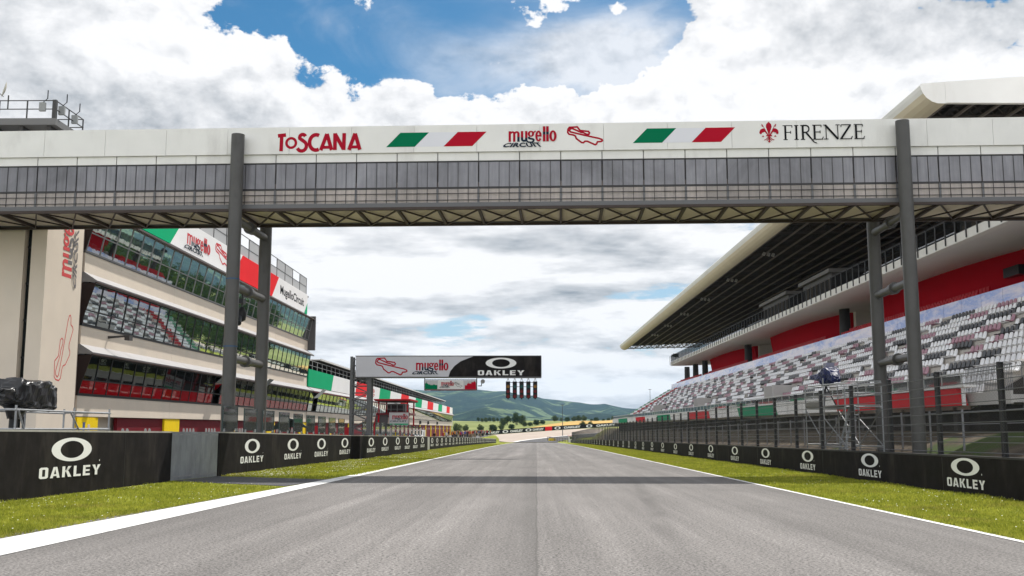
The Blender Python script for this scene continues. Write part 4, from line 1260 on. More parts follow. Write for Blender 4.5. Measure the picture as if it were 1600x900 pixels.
def garage_row():
    y0, y1 = 98.99, 297.0
    t = thing('garage_block', 'long low row of pit garages with a striped tricolour band along its roof', 'building', (-28, 200, -.9))
    MB().box(-36, XB - .5, y0, y1 - .1, -.95, 7.0).build('wall', STUCCO2, t)
    MB().box(-36.2, XB - .1, y0, y1, 7.01, 7.12).build('roof', ROOFM, t)
    mb = MB(); y = y0
    while y < y1 - .1:
        e = min(y + 12.6, y1); mb.box(XB - .49, XB + .02, y + .012, e - .012, 2.02, 3.0); y = e
    mb.build('spandrel', STUCCO, t)
    mb = MB().sweep([(XB - .45, 5.42), (XB + .02, 5.42), (XB + .66, 5.02), (XB + .64, 4.95), (XB - .45, 4.95)], rng_y(y0, y1, 12))
    o = mb.build('awning', AWN, t)
    MB().box(XB + .60, XB + .70, y0, y1, 4.9, 4.945).build('gutter', mat('dull red gutter', (.20, .02, .025), .5), o)
    window_row(t, y0, 97, (y1 - y0) / 97, 3.03, 4.94, .36, FRAME, SOLAR, (1,), True)
    garages(t, y0, y1, False, 1.1)
    cuts = [(y0, FG), (110.9, FW), (126.5, FR), (135.4, FW), (147.3, FG), (159.1, FW), (173.0, FR), (184.4, FW), (196.3, FG), (208.4, FW), (220.7, FR), (234.5, FW), (248.4, FG), (259.8, FW), (274.6, FR), (286.3, FW), (y1, None)]
    for (a, m), (b, _) in zip(cuts[:-1], cuts[1:]):
        s = 1.2
        yz_panel(t, 'sign_panel', [(a + .01 if a > y0 else a, 5.44), (b, 5.44), (b + (s if b < y1 else 0), 7.14), (a + (s + .01 if a > y0 else 0), 7.14)], m)
    k = Ink().ell(0, .75, 1.6, .32).poly([(-1.6, .15), (1.6, .15), (1.6, .35), (-1.6, .35)]).poly([(-1.0, -.05), (1.0, -.05), (1.0, .08), (-1.0, .08)])
    k.put('emblem', mat('faded red print', (.55, .25, .24), .6), (XB + .10, 141.5, 5.75), (0, 1, 0), (0, 0, 1), t)
    # terrace on the roof: rail, brown stand and a thin white canopy
    rail = MB(); y = 100.0
    while y < 276: rail.box(XB - .3, XB - .26, y - .03, y + .03, 7.12, 8.1); y += 2.5
    rail.box(XB - .3, XB - .26, 100, 275, 8.08, 8.12).box(XB - .3, XB - .26, 100, 275, 7.6, 7.63)
    rail.build('terrace_rail', mat('pale rail', (.35, .35, .35), .5), t)
    mb = MB().sweep([(-34, 7.12), (-24.0, 7.12), (-24.4, 7.7), (-26, 7.75), (-26.4, 8.2), (-34, 8.2)], [104, 140, 180, 220, 270])
    mb.build('terrace_stand', mat('brown stand', (.085, .062, .050), .8, var=.4, vscale=1.2), t)
    mb = MB().box(-34, XB - .2, 106, 275, 8.42, 8.52).box(XB - .2, XB - .08, 106, 275, 8.38, 8.56)
    c = mb.build('canopy', mat('white canopy edge', (.62, .61, .60), .6), t)
    MB().box(-34, XB - .24, 106.2, 274.8, 8.36, 8.415).build('canopy_lining', mat('dark canopy lining', (.060, .045, .04), .8, var=.3), c)
    mb = MB(); y = 107.0
    while y < 275: mb.box(XB - .8, XB - .7, y, y + .1, 7.12, 8.36); y += 8.4
    mb.build('canopy_posts', mat('dark rail', (.05, .05, .05), .5), c)
    MB().box(XB - .6, XB + .2, y1 - .09, y1 + .2, 2.0, 7.1).build('end_wall', FW, t)
    for y in (205, 222, 245): MB().box(XB + .02, XB + .35, y, y + 1.2, 2.2, 2.85).build('loudspeaker', FRAME, t)
    return t
scale_about_camera(garage_row(), (-31.22, 223.0, -1.176))

def tower():
    t = thing('control_tower', 'beige tower block with a sideways red logo and a railed lookout deck on top', 'building', (-28, 44, -.9))
    MB().box(-60, -20.95, 42.0, 46.15, -.95, 13.6).build('wall', STUCCO, t)
    MB().box(-20.64, -20.0, 42.0, 45.5, -.95, 13.6).build('pilaster', STUCCO, t)
    mb = MB().box(-20.945, -20.645, 42.35, 45.5, -.95, 13.6)
    mb.build('glass_slot', mat('dark slot glass', (.012, .016, .016), .12), t)
    mb = MB()
    for i in range(9): mb.box(-20.945, -20.645, 42.30, 42.345, -.3 + i * 1.55, -.22 + i * 1.55)
    mb.build('slot_bars', FRAME, t)
    MB().box(-20.66, -20.02, 45.51, 45.62, -.95, 13.6).build('corner_trim', BROWN, t)
    u, v = (0, 0, 1), (0, -1, 0)
    ink_circuit().xf(1.95, 2.1).put('circuit_logo', [mat('faded logo red', (.60, .07, .07), .6), mat('faded logo grey', (.16, .15, .15), .6)], (-20.0, 44.45, 8.0), u, v, t)
    ink_track(2.9, 1.6, .05).put('track_outline', mat('faded logo red', (.60, .07, .07), .6), (-20.0, 44.95, 3.5), u, v, t)
    # lookout deck
    MB().box(-44, -25.0, 52.6, 56.2, 17.50, 17.86).build('deck', mat('grey deck edge', (.15, .15, .15), .6), t)
    mb = MB()
    for i in range(13):
        x = -25.4 - i * 1.5; mb.box(x - .09, x + .09, 52.75, 56.1, 17.2, 17.49)
    mb.box(-44, -25.1, 54.2, 54.4, 17.1, 17.195)
    mb.build('deck_beams', mat('deck beams', (.045, .043, .042), .6), t)
    mb = MB()
    for x in (-25.5, -27.2, -29.0, -31): mb.box(x - .06, x + .06, 53.4, 53.52, 13.5, 17.19)
    mb.build('deck_posts', mat('grey deck edge', (.15, .15, .15), .6), t)
    MB().box(-44, -28.2, 54.6, 62, 13.5, 17.05).build('lookout_room', solar_glass('lookout glass', (.02, .04, .06), .35), t)
    mb = MB(); L = (-25.08, 52.68)
    pts = [(-25.08, 52.68), (-26.6, 52.68), (-28.1, 52.68), (-29.6, 52.68), (-31.1, 52.68), (-25.08, 54.3), (-25.08, 56.1)]
    for x, y in pts: mb.box(x - .03, x + .03, y - .03, y + .03, 17.86, 18.86)
    for z in (18.36, 18.83): mb.box(-44, -25.05, 52.66, 52.70, z, z + .045).box(-25.10, -25.06, 52.7, 56.1, z, z + .045).box(-44, -25.05, 56.06, 56.1, z, z + .045)
    mb.box(-25.22, -25.02, 52.6, 52.8, 17.86, 18.88)
    mb.build('deck_railing', mat('dark rail', (.05, .05, .05), .5), t)
    return t
scale_about_camera(tower(), (-31.22, 49.06, -1.176))

# dish and small radio units fixed to the lookout railing
t = thing('satellite_dish', 'small pale satellite dish on a short mast above the lookout deck railing', 'satellite dish', (-27.65, 52.68, 18.85))
mb = MB().tube((-27.65, 52.68, 18.4), (-27.65, 52.68, 19.15), .035)
mb.build('mast', mat('dark rail', (.05, .05, .05), .5), t)
mb = MB(); c = Vector((-27.78, 52.62, 19.42)); ax = Vector((-.80, -.55, .22)).normalized(); s = ax.cross(Vector((0, 0, 1))).normalized(); u = s.cross(ax)
rings = []
vs = []
for k in range(5):
    r = .44 * k / 4
    for i in range(18):
        a = 6.28318 * i / 18; vs.append(c + s * r * math.cos(a) + u * r * math.sin(a) + ax * (r * r * .55))
mb.add(vs, [(k*18+i, k*18+(i+1) % 18, k*18+18+(i+1) % 18, k*18+18+i) for k in range(4) for i in range(18)], 0, True)
mb.build('reflector', mat('dish paint', (.45, .43, .36), .5), t)
MB().tube(c - u * .4, c + ax * .62 - u * .12, .018).tube(c + ax * .55 - u * .1, c + ax * .72 - u * .1, .06).build('feed_arm', mat('dark rail', (.05, .05, .05), .5), t)
scale_about_camera(t, (-30.83, 58.738, 20.845))
for i, (x, y, lab) in enumerate(((-25.75, 52.62, 'grey radio unit with an upright aerial on the front railing of the lookout deck'), (-25.02, 53.3, 'grey radio unit with an aerial just behind the corner post of the lookout deck'), (-25.02, 54.9, 'grey radio unit with an aerial farthest back along the lookout deck side railing'))):
    t = thing('radio_unit', lab, 'aerial', (x, y, 18.4), 'radio units on the lookout railing')
    MB().box(x - .16, x + .16, y - .08, y + .08, 18.25, 18.72).build('housing', mat('radio grey', (.24, .25, .25), .5), t)
    MB().tube((x, y, 18.72), (x + .25, y, 18.95), .02).tube((x + .25, y, 18.93), (x + .25, y, 19.40), .028).build('aerial', FRAME, t)
    scale_about_camera(t, ((-28.711, 58.671, 20.343), (-27.897, 59.429, 20.343), (-27.897, 61.213, 20.343))[i])

# red podium stand on the pit wall
def podium():
    Y = 100.0
    t = thing('podium_stand', 'red steel timing stand with a flat canopy and a white sign beside the pit wall', 'stand', (-12.6, Y + 3, -.9))
    RM = mat('red painted steel', (.42, .010, .020), .6, spec=.1, var=.1)
    DR = mat('dark red steel', (.12, .010, .016), .45)
    MB().box(-14.3, -11.25, Y, Y + 6, 2.72, 2.9).build('platform', DR, t)
    for x in (-14.2, -11.4):
        for y in (Y + .1, Y + 5.8): MB().box(x - .07, x + .07, y - .07, y + .07, -.9, 4.10).build('post', RM, t)
    MB().box(-14.6, -11.05, Y - .5, Y + 6.5, 4.10, 4.24).build('canopy', RM, t)
    MB().box(-14.5, -11.1, Y - .4, Y + 6.4, 4.02, 4.095).build('canopy_lining', mat('lining', (.10, .05, .045), .7), t)
    MB().box(-13.5, -11.8, Y + 1.2, Y + 5, 2.9, 3.85).build('cabin', mat('dark cabin', (.03, .02, .022), .4), t)
    sg = MB().box(-13.15, -11.25, Y - .08, Y - .01, 1.72, 2.95).build('sign', mat('pale sign board', (.46, .46, .48), .5), t)
    MB().box(-13.21, -13.152, Y - .10, Y, 1.64, 3.02).box(-11.248, -11.19, Y - .10, Y, 1.64, 3.02).box(-13.15, -11.25, Y - .10, Y, 2.952, 3.02).box(-13.15, -11.25, Y - .10, Y, 1.64, 1.718).build('sign_frame', DR, sg)
    k = ink_circuit(); k.s = k.s[:-1]
    k.xf(.88, .88).put('lettering', [RED, NAVY], (-12.85, Y - .08, 2.28), (1, 0, 0), (0, 0, 1), sg)
    k = Ink().text('CIRCUIT', 1.6, .16, 0, .02); k.put('lettering', NAVY, (-13.05, Y - .08, 2.03), (1, 0, 0), (0, 0, 1), sg)
    MB().box(-13.1, -11.3, Y - .085, Y - .0815, 1.76, 1.88).build('green_stripe', FG, sg)
    # stair on the left with red stringers
    mb = MB()
    for x in (-15.5, -14.6): mb.bar((x - .5, Y - .2, -.9), (x + .25, Y + .6, 2.9), .09, .30)
    mb.build('stringers', RM, t)
    mb = MB()
    for i in range(12): mb.box(-15.9 + i * .06, -14.4 + i * .03, Y - .15 + i * .06, Y + .15 + i * .06, -.7 + i * .3, -.66 + i * .3)
    mb.box(-14.5, -13.3, Y + .2, Y + .3, .9, 2.7)
    mb.build('treads', mat('grey treads', (.10, .09, .095), .7), t)
    mb = MB()
    for x in (-14.2, -13.6, -13.0, -12.4, -11.8, -11.3): mb.box(x - .02, x + .02, Y + .02, Y + .06, 2.9, 3.7)
    mb.box(-14.25, -11.25, Y + .02, Y + .06, 3.68, 3.73).box(-14.25, -11.25, Y + .02, Y + .06, 3.25, 3.28)
    mb.build('railing', mat('grey rail', (.20, .20, .21), .5), t)
podium()

# ------------------------------------------------------------------ grandstand on the right
def rail_film():
    m = bpy.data.materials.new('smoked rail film'); m.use_nodes = True
    q = NT(m.node_tree); q.n.clear(); out = q.new('ShaderNodeOutputMaterial')
    tr = q.new('ShaderNodeBsdfTransparent'); tr.inputs[0].default_value = (.55, .55, .55, 1)
    d = q.new('ShaderNodeBsdfDiffuse'); d.inputs[0].default_value = (.05, .05, .05, 1)
    x = q.new('ShaderNodeMixShader'); x.inputs[0].default_value = .15
    q.l.new(tr.outputs[0], x.inputs[1]); q.l.new(d.outputs[0], x.inputs[2]); q.l.new(x.outputs[0], out.inputs[0])
    return m

def grandstand():
    y0, y1 = 42.0, 212.0
    ROWS = 13; X0, Z0, TR, RI = 18.75, 2.75, .80, .478
    t = thing('grandstand', 'long concrete grandstand with patterned seats, red boxes and a wide cantilever roof', 'grandstand', (28, 125, .5))
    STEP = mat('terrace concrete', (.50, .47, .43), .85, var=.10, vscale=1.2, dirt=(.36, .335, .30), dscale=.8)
    DARKC = mat('dark concrete', (.042, .037, .034), .9, var=.25, vscale=.8)  # much darker than the terrace concrete, with random variation
    prof = [(18.35, 2.40), (18.35, Z0)]
    for r in range(ROWS):
        prof += [(X0 + r * TR, Z0 + r * RI), (X0 + (r + 1) * TR, Z0 + r * RI)]
    prof += [(X0 + ROWS * TR, Z0 + ROWS * RI), (29.4, Z0 + ROWS * RI), (29.4, 8.4), (19.4, 2.40)]
    p_low = prof[:2] + prof[2:]
    # the near end steps back: the first rows start behind the opening with the stairs
    def terrace(ya, yb, r0):
        pr = [(X0 + r0 * TR, Z0 + r0 * RI - .5)]
        for r in range(r0, ROWS): pr += [(X0 + r * TR, Z0 + r * RI), (X0 + (r + 1) * TR, Z0 + r * RI)]
        pr += [(29.38, Z0 + ROWS * RI), (29.38, Z0 + ROWS * RI - .8)]
        return MB().sweep(pr, [ya, yb])
    terrace(43.6, y1, 0).build('terrace', STEP, t)
    terrace(34.0, 43.58, 6).build('terrace', STEP, t)
    # understructure: dark wall set back below the front
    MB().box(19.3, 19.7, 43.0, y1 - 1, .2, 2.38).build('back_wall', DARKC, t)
    mb = MB()
    y = 45.0
    while y < y1: mb.box(18.75, 19.28, y, y + .4, .2, 2.38); y += 6.2
    mb.build('piers', mat('grey pier', (.08, .076, .072), .85, var=.15), t)
    # front fascia panels in three colours with white between
    cuts = [(42.65, 'r'), (59.6, 'w'), (73.6, 'g'), (86.9, 'w'), (100.5, 'r'), (113.9, 'w'), (127.5, 'g'), (140.2, 'w'), (154.3, 'r'), (167.4, 'w'), (181, 'g'), (198.3, 'w'), (y1, None)]
    cm = {'r': mat('fascia red', (.60, .020, .030), .7, spec=.08, var=.06, vscale=.5), 'g': mat('fascia green', (.015, .27, .13), .7, spec=.08, var=.06, vscale=.5), 'w': mat('fascia white', (.76, .75, .74), .55, var=.06, vscale=.5, dirt=(.45, .43, .41), dscale=.7)}
    for (a, c), (b, _) in zip(cuts[:-1], cuts[1:]):
        s = .7
        MB().prism([(a + (.0 if a < 43 else 0) + .01, 2.40), (b, 2.40), (b + (s if b < y1 else 0), 3.12), (a + (s if a > 43 else .5), 3.12)], lambda p, q: (18.0, p, q), lambda p, q: (18.28, p, q)).build('fascia_panel', cm[c], t)
    MB().box(17.96, 18.5, 42.3, y1, 3.14, 3.24).box(17.98, 18.1, 42.48, 42.6, 2.40, 3.12).build('fascia_cap', cm['w'], t)
    mb = MB(); y = 43.0
    while y < y1: mb.box(18.16, 18.2, y - .02, y + .02, 3.24, 3.74); y += 2.0
    mb.box(18.14, 18.22, 42.8, y1, 3.70, 3.76)
    mb.build('front_rail', mat('white rail', (.55, .55, .54), .5), t)
    MB().box(18.175, 18.185, 42.9, y1, 3.28, 3.66).build('front_glass', glass_mat('clear rail glass', (.86, .90, .90), .16), t)
    # parapet with sky-coloured printed glass behind the top row
    MB().box(29.4, 29.62, 36, y1 - 4, 8.4, 9.02).box(29.36, 29.66, 36, y1 - 4, 9.022, 9.12).build('parapet', mat('pale parapet', (.72, .69, .65), .8, var=.06), t)
    def printed():
        m = bpy.data.materials.new('printed parapet glass'); m.use_nodes = True
        q = NT(m.node_tree); b = q.n['Principled BSDF']
        pos = q.new('ShaderNodeNewGeometry').outputs['Position']
        a = q.noise(q.vscale(pos, (1, .22, 1.1)), .9, 6, .6, .5); d = q.noise(q.vscale(pos, (1, 2.2, 5)), 1.0, 2, .5)
        c = q.mix(q.smooth(a, .38, .62), (.26, .36, .72), (.78, .70, .76))
        c = q.mix(q.m('MULTIPLY', q.smooth(d, .45, .6), .22), c, (.80, .80, .88))
        q.l.new(c, b.inputs['Base Color']); b.inputs['Roughness'].default_value = .12
        return m
    PG = printed(); y = 36.0
    while y < y1 - 5:
        MB().box(29.48, 29.52, y + .02, y + 2.98, 9.13, 10.05).build('parapet_glass', PG, t); y += 3.0
    # red seats of the top tier, just showing over the parapet
    y = 58.0; k = 0; far_seats = MB()
    sm2 = MB().box(0, .1, 0, .42, 0, .82).box(-.3, -.001, 0, .42, .36, .42).mesh('red_seat', mat('red seat plastic', (.42, .006, .014), .5, spec=.1))
    while y < y1 - 8:
        if not (int(y / 7.5) % 5 == 3):
            for x, z in ((30.1, 9.6), (30.9, 10.0)):
                if k < 100:
                    o = bpy.data.objects.new('red_seat', sm2); COL.objects.link(o); o.parent = t; o.matrix_parent_inverse = Matrix.Translation(t.location).inverted(); o.location = (x, y, z); k += 1
                else: far_seats.box(x, x + .1, y, y + .42, z, z + .82).box(x - .3, x - .001, y, y + .42, z + .36, z + .42)
        y += .55
    struct(far_seats.build('red_seat', mat('red seat plastic', (.42, .006, .014), .5, spec=.1), t), 'stuff')
    MB().sweep([(29.63, 9.0), (29.63, 9.5), (30.5, 9.5), (30.5, 9.9), (33.5, 9.9), (33.5, 10.4), (37, 10.4), (37, 9.0)], [36, y1 - 4]).build('upper_tier', STEP, t)
    # concourse: red rounded boxes, back wall, columns
    REDW = mat('red box wall', (.50, .010, .022), .8, spec=.03, var=.05, vscale=.4)
    for a, b in ((66, 94), (105.5, 134), (149, 178)):
        n = 14; front = []
        for i in range(n + 1):
            s = i / n; yy = a + (b - a) * s; front.append((32.2 + 1.6 * (2 * s - 1) ** 2 * (1 if s < .5 else .2), yy))
        vs = [(x, y, 10.42) for x, y in front] + [(x - .5, y, 13.6) for x, y in front] + [(37, b, 10.42), (37, b, 13.6), (37, a, 10.42), (37, a, 13.6)]
        fs = [(i, i + 1, n + 2 + i, n + 1 + i) for i in range(n)] + [(n, 2 * n + 2, 2 * n + 3, 2 * n + 1), (2 * n + 4, 0, n + 1, 2 * n + 5)]
        o = MB().add(vs, fs).build('red_box', REDW, t)
        MB().box(33.9, 36.99, a - .8, a - .05, 10.42, 13.5).build('return_wall', mat('pale concourse wall', (.78, .74, .70), .8), t)
        if a == 66: MB().box(32.6, 33.9, 67.2, 69.4, 11.55, 12.2).build('box_sign', mat('dark box sign', (.02, .02, .022), .2), o)  # small dark sign on the nearest red box
    MB().box(37.02, 37.3, 36, 184, 9.0, 13.6).build('concourse_wall', mat('pale concourse wall', (.78, .74, .70), .8), t)
    for y in (62, 101, 145, 180, 190, 200):
        MB().tube((31.6, y, 9.9), (31.6, y, 13.2), .55, .5, 20).build('column', mat('dark column', (.055, .055, .055), .6), t)
    # upper deck: curved soffit, pale edge, posts outside the glass
    SOFF = mat('pale soffit', (.80, .755, .71), .8, var=.04, vscale=.3)
    mb = MB(); ys = [36, 60, 90, 120, 150, 180, 190]
    pr = [(27.0, 12.92), (27.35, 12.86), (30, 13.0), (38, 13.55), (38, 13.75), (27.0, 13.5)]
    mb.sweep(pr, ys, caps=False)
    # rounded far end
    mb2 = MB(); n = 10
    top = [(38 - 11.0 * math.sin(R(90 * i / n)), 190 + 6.5 * math.cos(R(90 * i / n))) for i in range(n, -1, -1)]
    mb.prism(top + [(38, 190)], lambda a, b: (a, b, 12.90 + (a - 27) * .058), lambda a, b: (a, b, 13.52 + (a - 27) * .02))
    mb.build('upper_deck', SOFF, t)
    mb = MB(); mb.box(26.985, 26.998, 36, 190, 12.93, 13.49)
    mb.build('deck_edge', mat('pale deck edge', (.78, .76, .71), .7), t)
    rl = MB().box(26.99, 27.03, 36, 190, 14.60, 14.65); 
    for k in range(n):
        a, b = top[k], top[k + 1]; rl.bar((a[0] + .1, a[1] - .1, 14.62), (b[0] + .1, b[1] - .1, 14.62), .05)
    ro = rl.build('deck_railing', mat('dark rail', (.05, .05, .05), .5), t)
    POSTM = MB().box(-.03, .03, -.05, .05, -.42, 1.2).mesh('railing_post', mat('dark rail', (.05, .05, .05), .5))
    y = 37.0; k = 0
    while y < 192 and k < 100:
        o = bpy.data.objects.new('railing_post', POSTM); COL.objects.link(o); o.parent = ro; o.location = (26.94, y, 13.42); y += 1.55; k += 1
    MB().box(27.05, 27.06, 36, 190, 13.56, 14.58).build('railing_glass', rail_film(), ro)
    # kiosks and dark glazed back of the upper deck
    MB().box(39.5, 39.8, 36, 186, 13.76, 19.2).build('deck_back', mat('dark glazed back', (.018, .017, .017), .25), t)
    for a, b, x in ((96, 106, 29.0), (112, 124, 29.0), (66, 72, 31)):
        k = MB().box(x, x + 3, a, b, 13.7, 16.0).build('kiosk', mat('kiosk grey', (.11, .105, .10), .6), t)
        MB().box(x - .4, x + 3.2, a - .4, b + .4, 16.0, 16.35).build('kiosk_roof', mat('kiosk roof', (.20, .19, .18), .6), k)
        q = MB(); yy = a + .4
        while yy < b - .8: q.box(x - .03, x - .002, yy, yy + .7, 14.3, 15.6); yy += 1.5
        q.build('kiosk_opening', mat('kiosk opening', (.30, .25, .19), .7), k)
    # roof
    ya, yb = 54.4, 234.0
    RED_ = 0
    LIP = mat('shaded cream roof lip', (.70, .62, .48), .6, var=.05, vscale=.4)  # bounced light on the down-facing lip, painted in as cream
    EDGE = mat('white roof edge', (.78, .77, .74), .5, var=.05, vscale=.4, dirt=(.68, .66, .62), dscale=.5)
    ysr = rng_y(ya, yb, 12)
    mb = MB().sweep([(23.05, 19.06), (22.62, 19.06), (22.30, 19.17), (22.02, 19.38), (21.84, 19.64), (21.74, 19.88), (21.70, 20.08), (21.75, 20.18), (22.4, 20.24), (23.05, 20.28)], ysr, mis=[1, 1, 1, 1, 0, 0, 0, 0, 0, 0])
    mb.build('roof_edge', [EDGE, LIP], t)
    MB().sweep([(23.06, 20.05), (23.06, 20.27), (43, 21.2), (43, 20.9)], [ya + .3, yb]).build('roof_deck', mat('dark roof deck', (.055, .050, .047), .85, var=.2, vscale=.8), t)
    MB().prism([(23.06, 19.10), (43, 18.95), (43, 21.6), (23.06, 20.29)], lambda a, b: (a, ya, b), lambda a, b: (a, ya + .28, b)).build('gable_fascia', EDGE, t)
    PUR = mat('brown roof steel', (.19, .165, .15), .55, var=.15)
    mb = MB()
    for i in range(11):
        x = 23.3 + i * 1.55; z = 19.24 + i * .03
        mb.box(x - .055, x + .055, ya + .3, yb, z - .07, z + .07)
    mb.build('purlins', PUR, t)
    mb = MB()
    for i in range(22):
        x = 23.2 + i * .8; z = 19.92 + i * .03
        mb.box(x - .03, x + .03, ya + .3, yb, z - .08, z + .08)
    mb.build('deck_ribs', mat('dark ribs', (.035, .032, .030), .7), t)
    DT = mat('black roof truss', (.075, .066, .060), .6)
    mb = MB()
    y = ya + 4
    k = 0
    while y < yb:
        main = k % 3 == 0
        if main:
            for dy in (-.35, .35):
                mb.bar((23.06, y + dy, 19.36), (40, y + dy, 19.75), .14).bar((23.06, y + dy, 20.05), (40, y + dy, 20.7), .14)
                for j in range(14):
                    xa = 23.2 + j * 1.2; mb.bar((xa, y + dy, 19.36 + j * .03), (xa + .6, y + dy, 20.05 + j * .04), .07).bar((xa + .6, y + dy, 20.05 + j * .04), (xa + 1.2, y + dy, 19.39 + j * .03), .07)
        else:
            mb.bar((23.06, y, 19.36), (40, y, 19.75), .10).bar((23.06, y, 19.9), (40, y, 20.4), .06)
        y += 3.9; k += 1
    mb.build('roof_trusses', DT, t)
    SPOT = MB()
    SPOT.tube((0, 0, 0), (-.12, 0, -.30), .13, .17, 12)
    sm = SPOT.mesh('spotlight', mat('lamp housing', (.45, .44, .40), .35, metal=.4))
    for y in (66, 84.5, 103, 121.5, 140, 158.5, 177, 195):
        for q in range(3):
            o = bpy.data.objects.new('spotlight', sm); COL.objects.link(o); o.parent = t; o.matrix_parent_inverse = Matrix.Translation(t.location).inverted(); o.location = (24.4 + q * .0 + .55 * q, y + .35 * q, 19.15)
    # roof masts at the back
    for y in (60, 90, 120, 150, 178):
        MB().tube((38.6, y, 13.7), (38.6, y, 20), .3, n=12).build('roof_column', DT, t)
    # openings in the seating with pale side walls and dark mouths
    holes = []
    for yv, r0, r1, lab in ((84.5, 2, 4, None), (121.0, 2, 4, None), (160, 2, 4, None)):
        xa = X0 + r0 * TR; xb = X0 + r1 * TR; z = Z0 + r0 * RI
        v = MB().box(xa - .02, xb + .1, yv, yv + .25, z - .3, z + 1.25).box(xa - .02, xb + .1, yv + 3.0, yv + 3.25, z - .3, z + 1.25).box(xb, xb + .25, yv + .252, yv + 2.998, z - .3, z + 1.25)
        v.build('stair_mouth', mat('pale stair wall', (.50, .48, .46), .8), t)
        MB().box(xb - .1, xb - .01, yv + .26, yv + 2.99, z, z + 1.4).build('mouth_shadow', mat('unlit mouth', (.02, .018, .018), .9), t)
        holes.append((yv - .3, yv + 3.6, r0, r1))
    # near end: side wall, landing, open stair going down
    MB().box(18.4, 19.6, 43.3, 43.58, 2.4, 2.8).box(21.2, 29.3, 33.8, 33.98, 4.5, 9).box(22.2, 23.55, 39.5, 43.3, 4.6, 5.35).build('end_wall', STEP, t)
    MB().box(18.5, 21.5, 39.2, 43.28, 2.45, 2.75).box(18.4, 18.5, 39.2, 43.28, 2.40, 2.9).build('landing', mat('pale landing', (.48, .46, .44), .8), t)
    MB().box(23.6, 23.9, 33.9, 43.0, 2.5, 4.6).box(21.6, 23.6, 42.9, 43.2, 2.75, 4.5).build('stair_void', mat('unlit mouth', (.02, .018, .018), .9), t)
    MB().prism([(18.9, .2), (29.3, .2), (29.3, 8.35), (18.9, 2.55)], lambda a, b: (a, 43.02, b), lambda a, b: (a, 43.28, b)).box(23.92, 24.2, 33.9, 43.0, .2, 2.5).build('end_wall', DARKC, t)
    mb = MB()
    for i in range(14): mb.box(18.9, 21.2, 39.1 - .32 * i, 39.4 - .32 * i, 2.35 - i * .17, 2.42 - i * .17)
    mb.bar((18.9, 39.2, 2.3), (18.9, 34.8, 0.1), .12, .3).bar((21.2, 39.2, 2.3), (21.2, 34.8, 0.1), .12, .3)
    mb.build('steel_stair', mat('dark stair steel', (.07, .07, .072), .5), t)
    mb = MB()
    for i in range(30): 
        yy = 43.2 - i * .14; mb.box(18.46, 18.48, yy, yy + .02, 2.9, 3.9)
    mb.box(18.44, 18.5, 39.1, 43.2, 3.88, 3.93)
    for i in range(34):
        yy = 39.1 - i * .13; zz = 2.4 - i * .069; mb.box(18.88, 18.90, yy, yy + .02, zz, zz + 1.0)
    mb.bar((18.89, 39.1, 3.40), (18.89, 34.7, 1.06), .05)
    for q in range(6): mb.bar((20.8, 43.2 - q * .6, 3.0), (20.8, 43.2 - q * .6, 4.0), .03)
    mb.bar((20.8, 43.2, 4.0), (20.8, 39.6, 4.0), .04).bar((20.8, 43.2, 3.5), (20.8, 39.6, 3.5), .03)
    mb.build('stair_railing', RAILP, t)
    # seats
    SM = [mat('white seat plastic', (.86, .86, .87), .45, var=.05, vscale=2), mat('charcoal seat plastic', (.030, .031, .036), .35), mat('mauve seat plastic', (.40, .215, .265), .45, var=.08, vscale=2), mat('green seat plastic', (.02, .25, .11), .4), mat('red seat plastic', (.30, .008, .016), .4)]
    def seat_shape(mb, x, y, z, c):
        w = .195
        a = [(x - .22, -w * .88, .25), (x - .22, w * .88, .25), (x + .06, w, .20), (x + .06, -w, .20), (x + .13, -w, .30), (x + .13, w, .30), (x + .19, w * .94, .51), (x + .19, -w * .94, .51), (x + .205, w * .62, .59), (x + .205, -w * .62, .59)]
        vs = [(p, y + q, z + r) for p, q, r in a]
        vs += [(p + .035, y + q, z + r - .035) for p, q, r in a]
        f = [(0, 1, 2, 3), (3, 2, 5, 4), (4, 5, 6, 7), (7, 6, 8, 9)]
        fs = f + [tuple(10 + i for i in reversed(q)) for q in f]
        for e in ((0, 3), (3, 4), (4, 7), (7, 9), (9, 8), (8, 6), (6, 5), (5, 2), (2, 1), (1, 0)): fs.append((e[1], e[0], e[0] + 10, e[1] + 10))
        mb.add(vs, fs, c, False)
    spots = []
    rng = random.Random(5)
    for r in range(ROWS):
        x = X0 + r * TR + .48; z = Z0 + r * RI
        y = 43.9 if r < 6 else 35.0
        if r == ROWS - 1: pass
        while y < y1 - .4:
            yy = y; y += .52
            if (yy - 54.2) % 15.6 < 1.15: continue                      # stepped gangway
            if any(a < yy < b and r0 <= r <= r1 for a, b, r0, r1 in holes): continue
            if yy > 206: c = 3 if r > 0 else 0
            elif yy > 200: c = 0
            elif yy > 194: c = 4
            else:
                bay = int((yy - 54.2) // 15.6); s = (yy - 54.2) % 15.6
                q = (s + r * 2.05 + bay * 4.1 + (2.4 if r > 6 else 0)) % 13.0
                c = 1 if q < 3.4 else (0 if q < 6.9 else (2 if q < 9.8 else 0))
                if c == 2 and yy < 52: c = 0
                if c == 1 and yy < 49 and r < 9: c = 0
                if (r * 7 + bay * 3) % 5 == 0 and c == 2: c = 0
            spots.append((x, yy, z, c))
    def size(s): return 1 / ((s[0]) ** 2 + (s[1]) ** 2)
    vis = [s for s in spots if 820 + 1600 * s[0] / s[1] < 1592]
    vis.sort(key=size, reverse=True)
    near = set(vis[:100])
    meshes = {}
    for c in range(5):
        m = MB(); seat_shape(m, 0, 0, 0, 0); meshes[c] = m.mesh('seat', SM[c])
    inv = Matrix.Translation(t.location).inverted()
    names = ['white seat', 'charcoal seat', 'mauve seat', 'green seat', 'red seat']
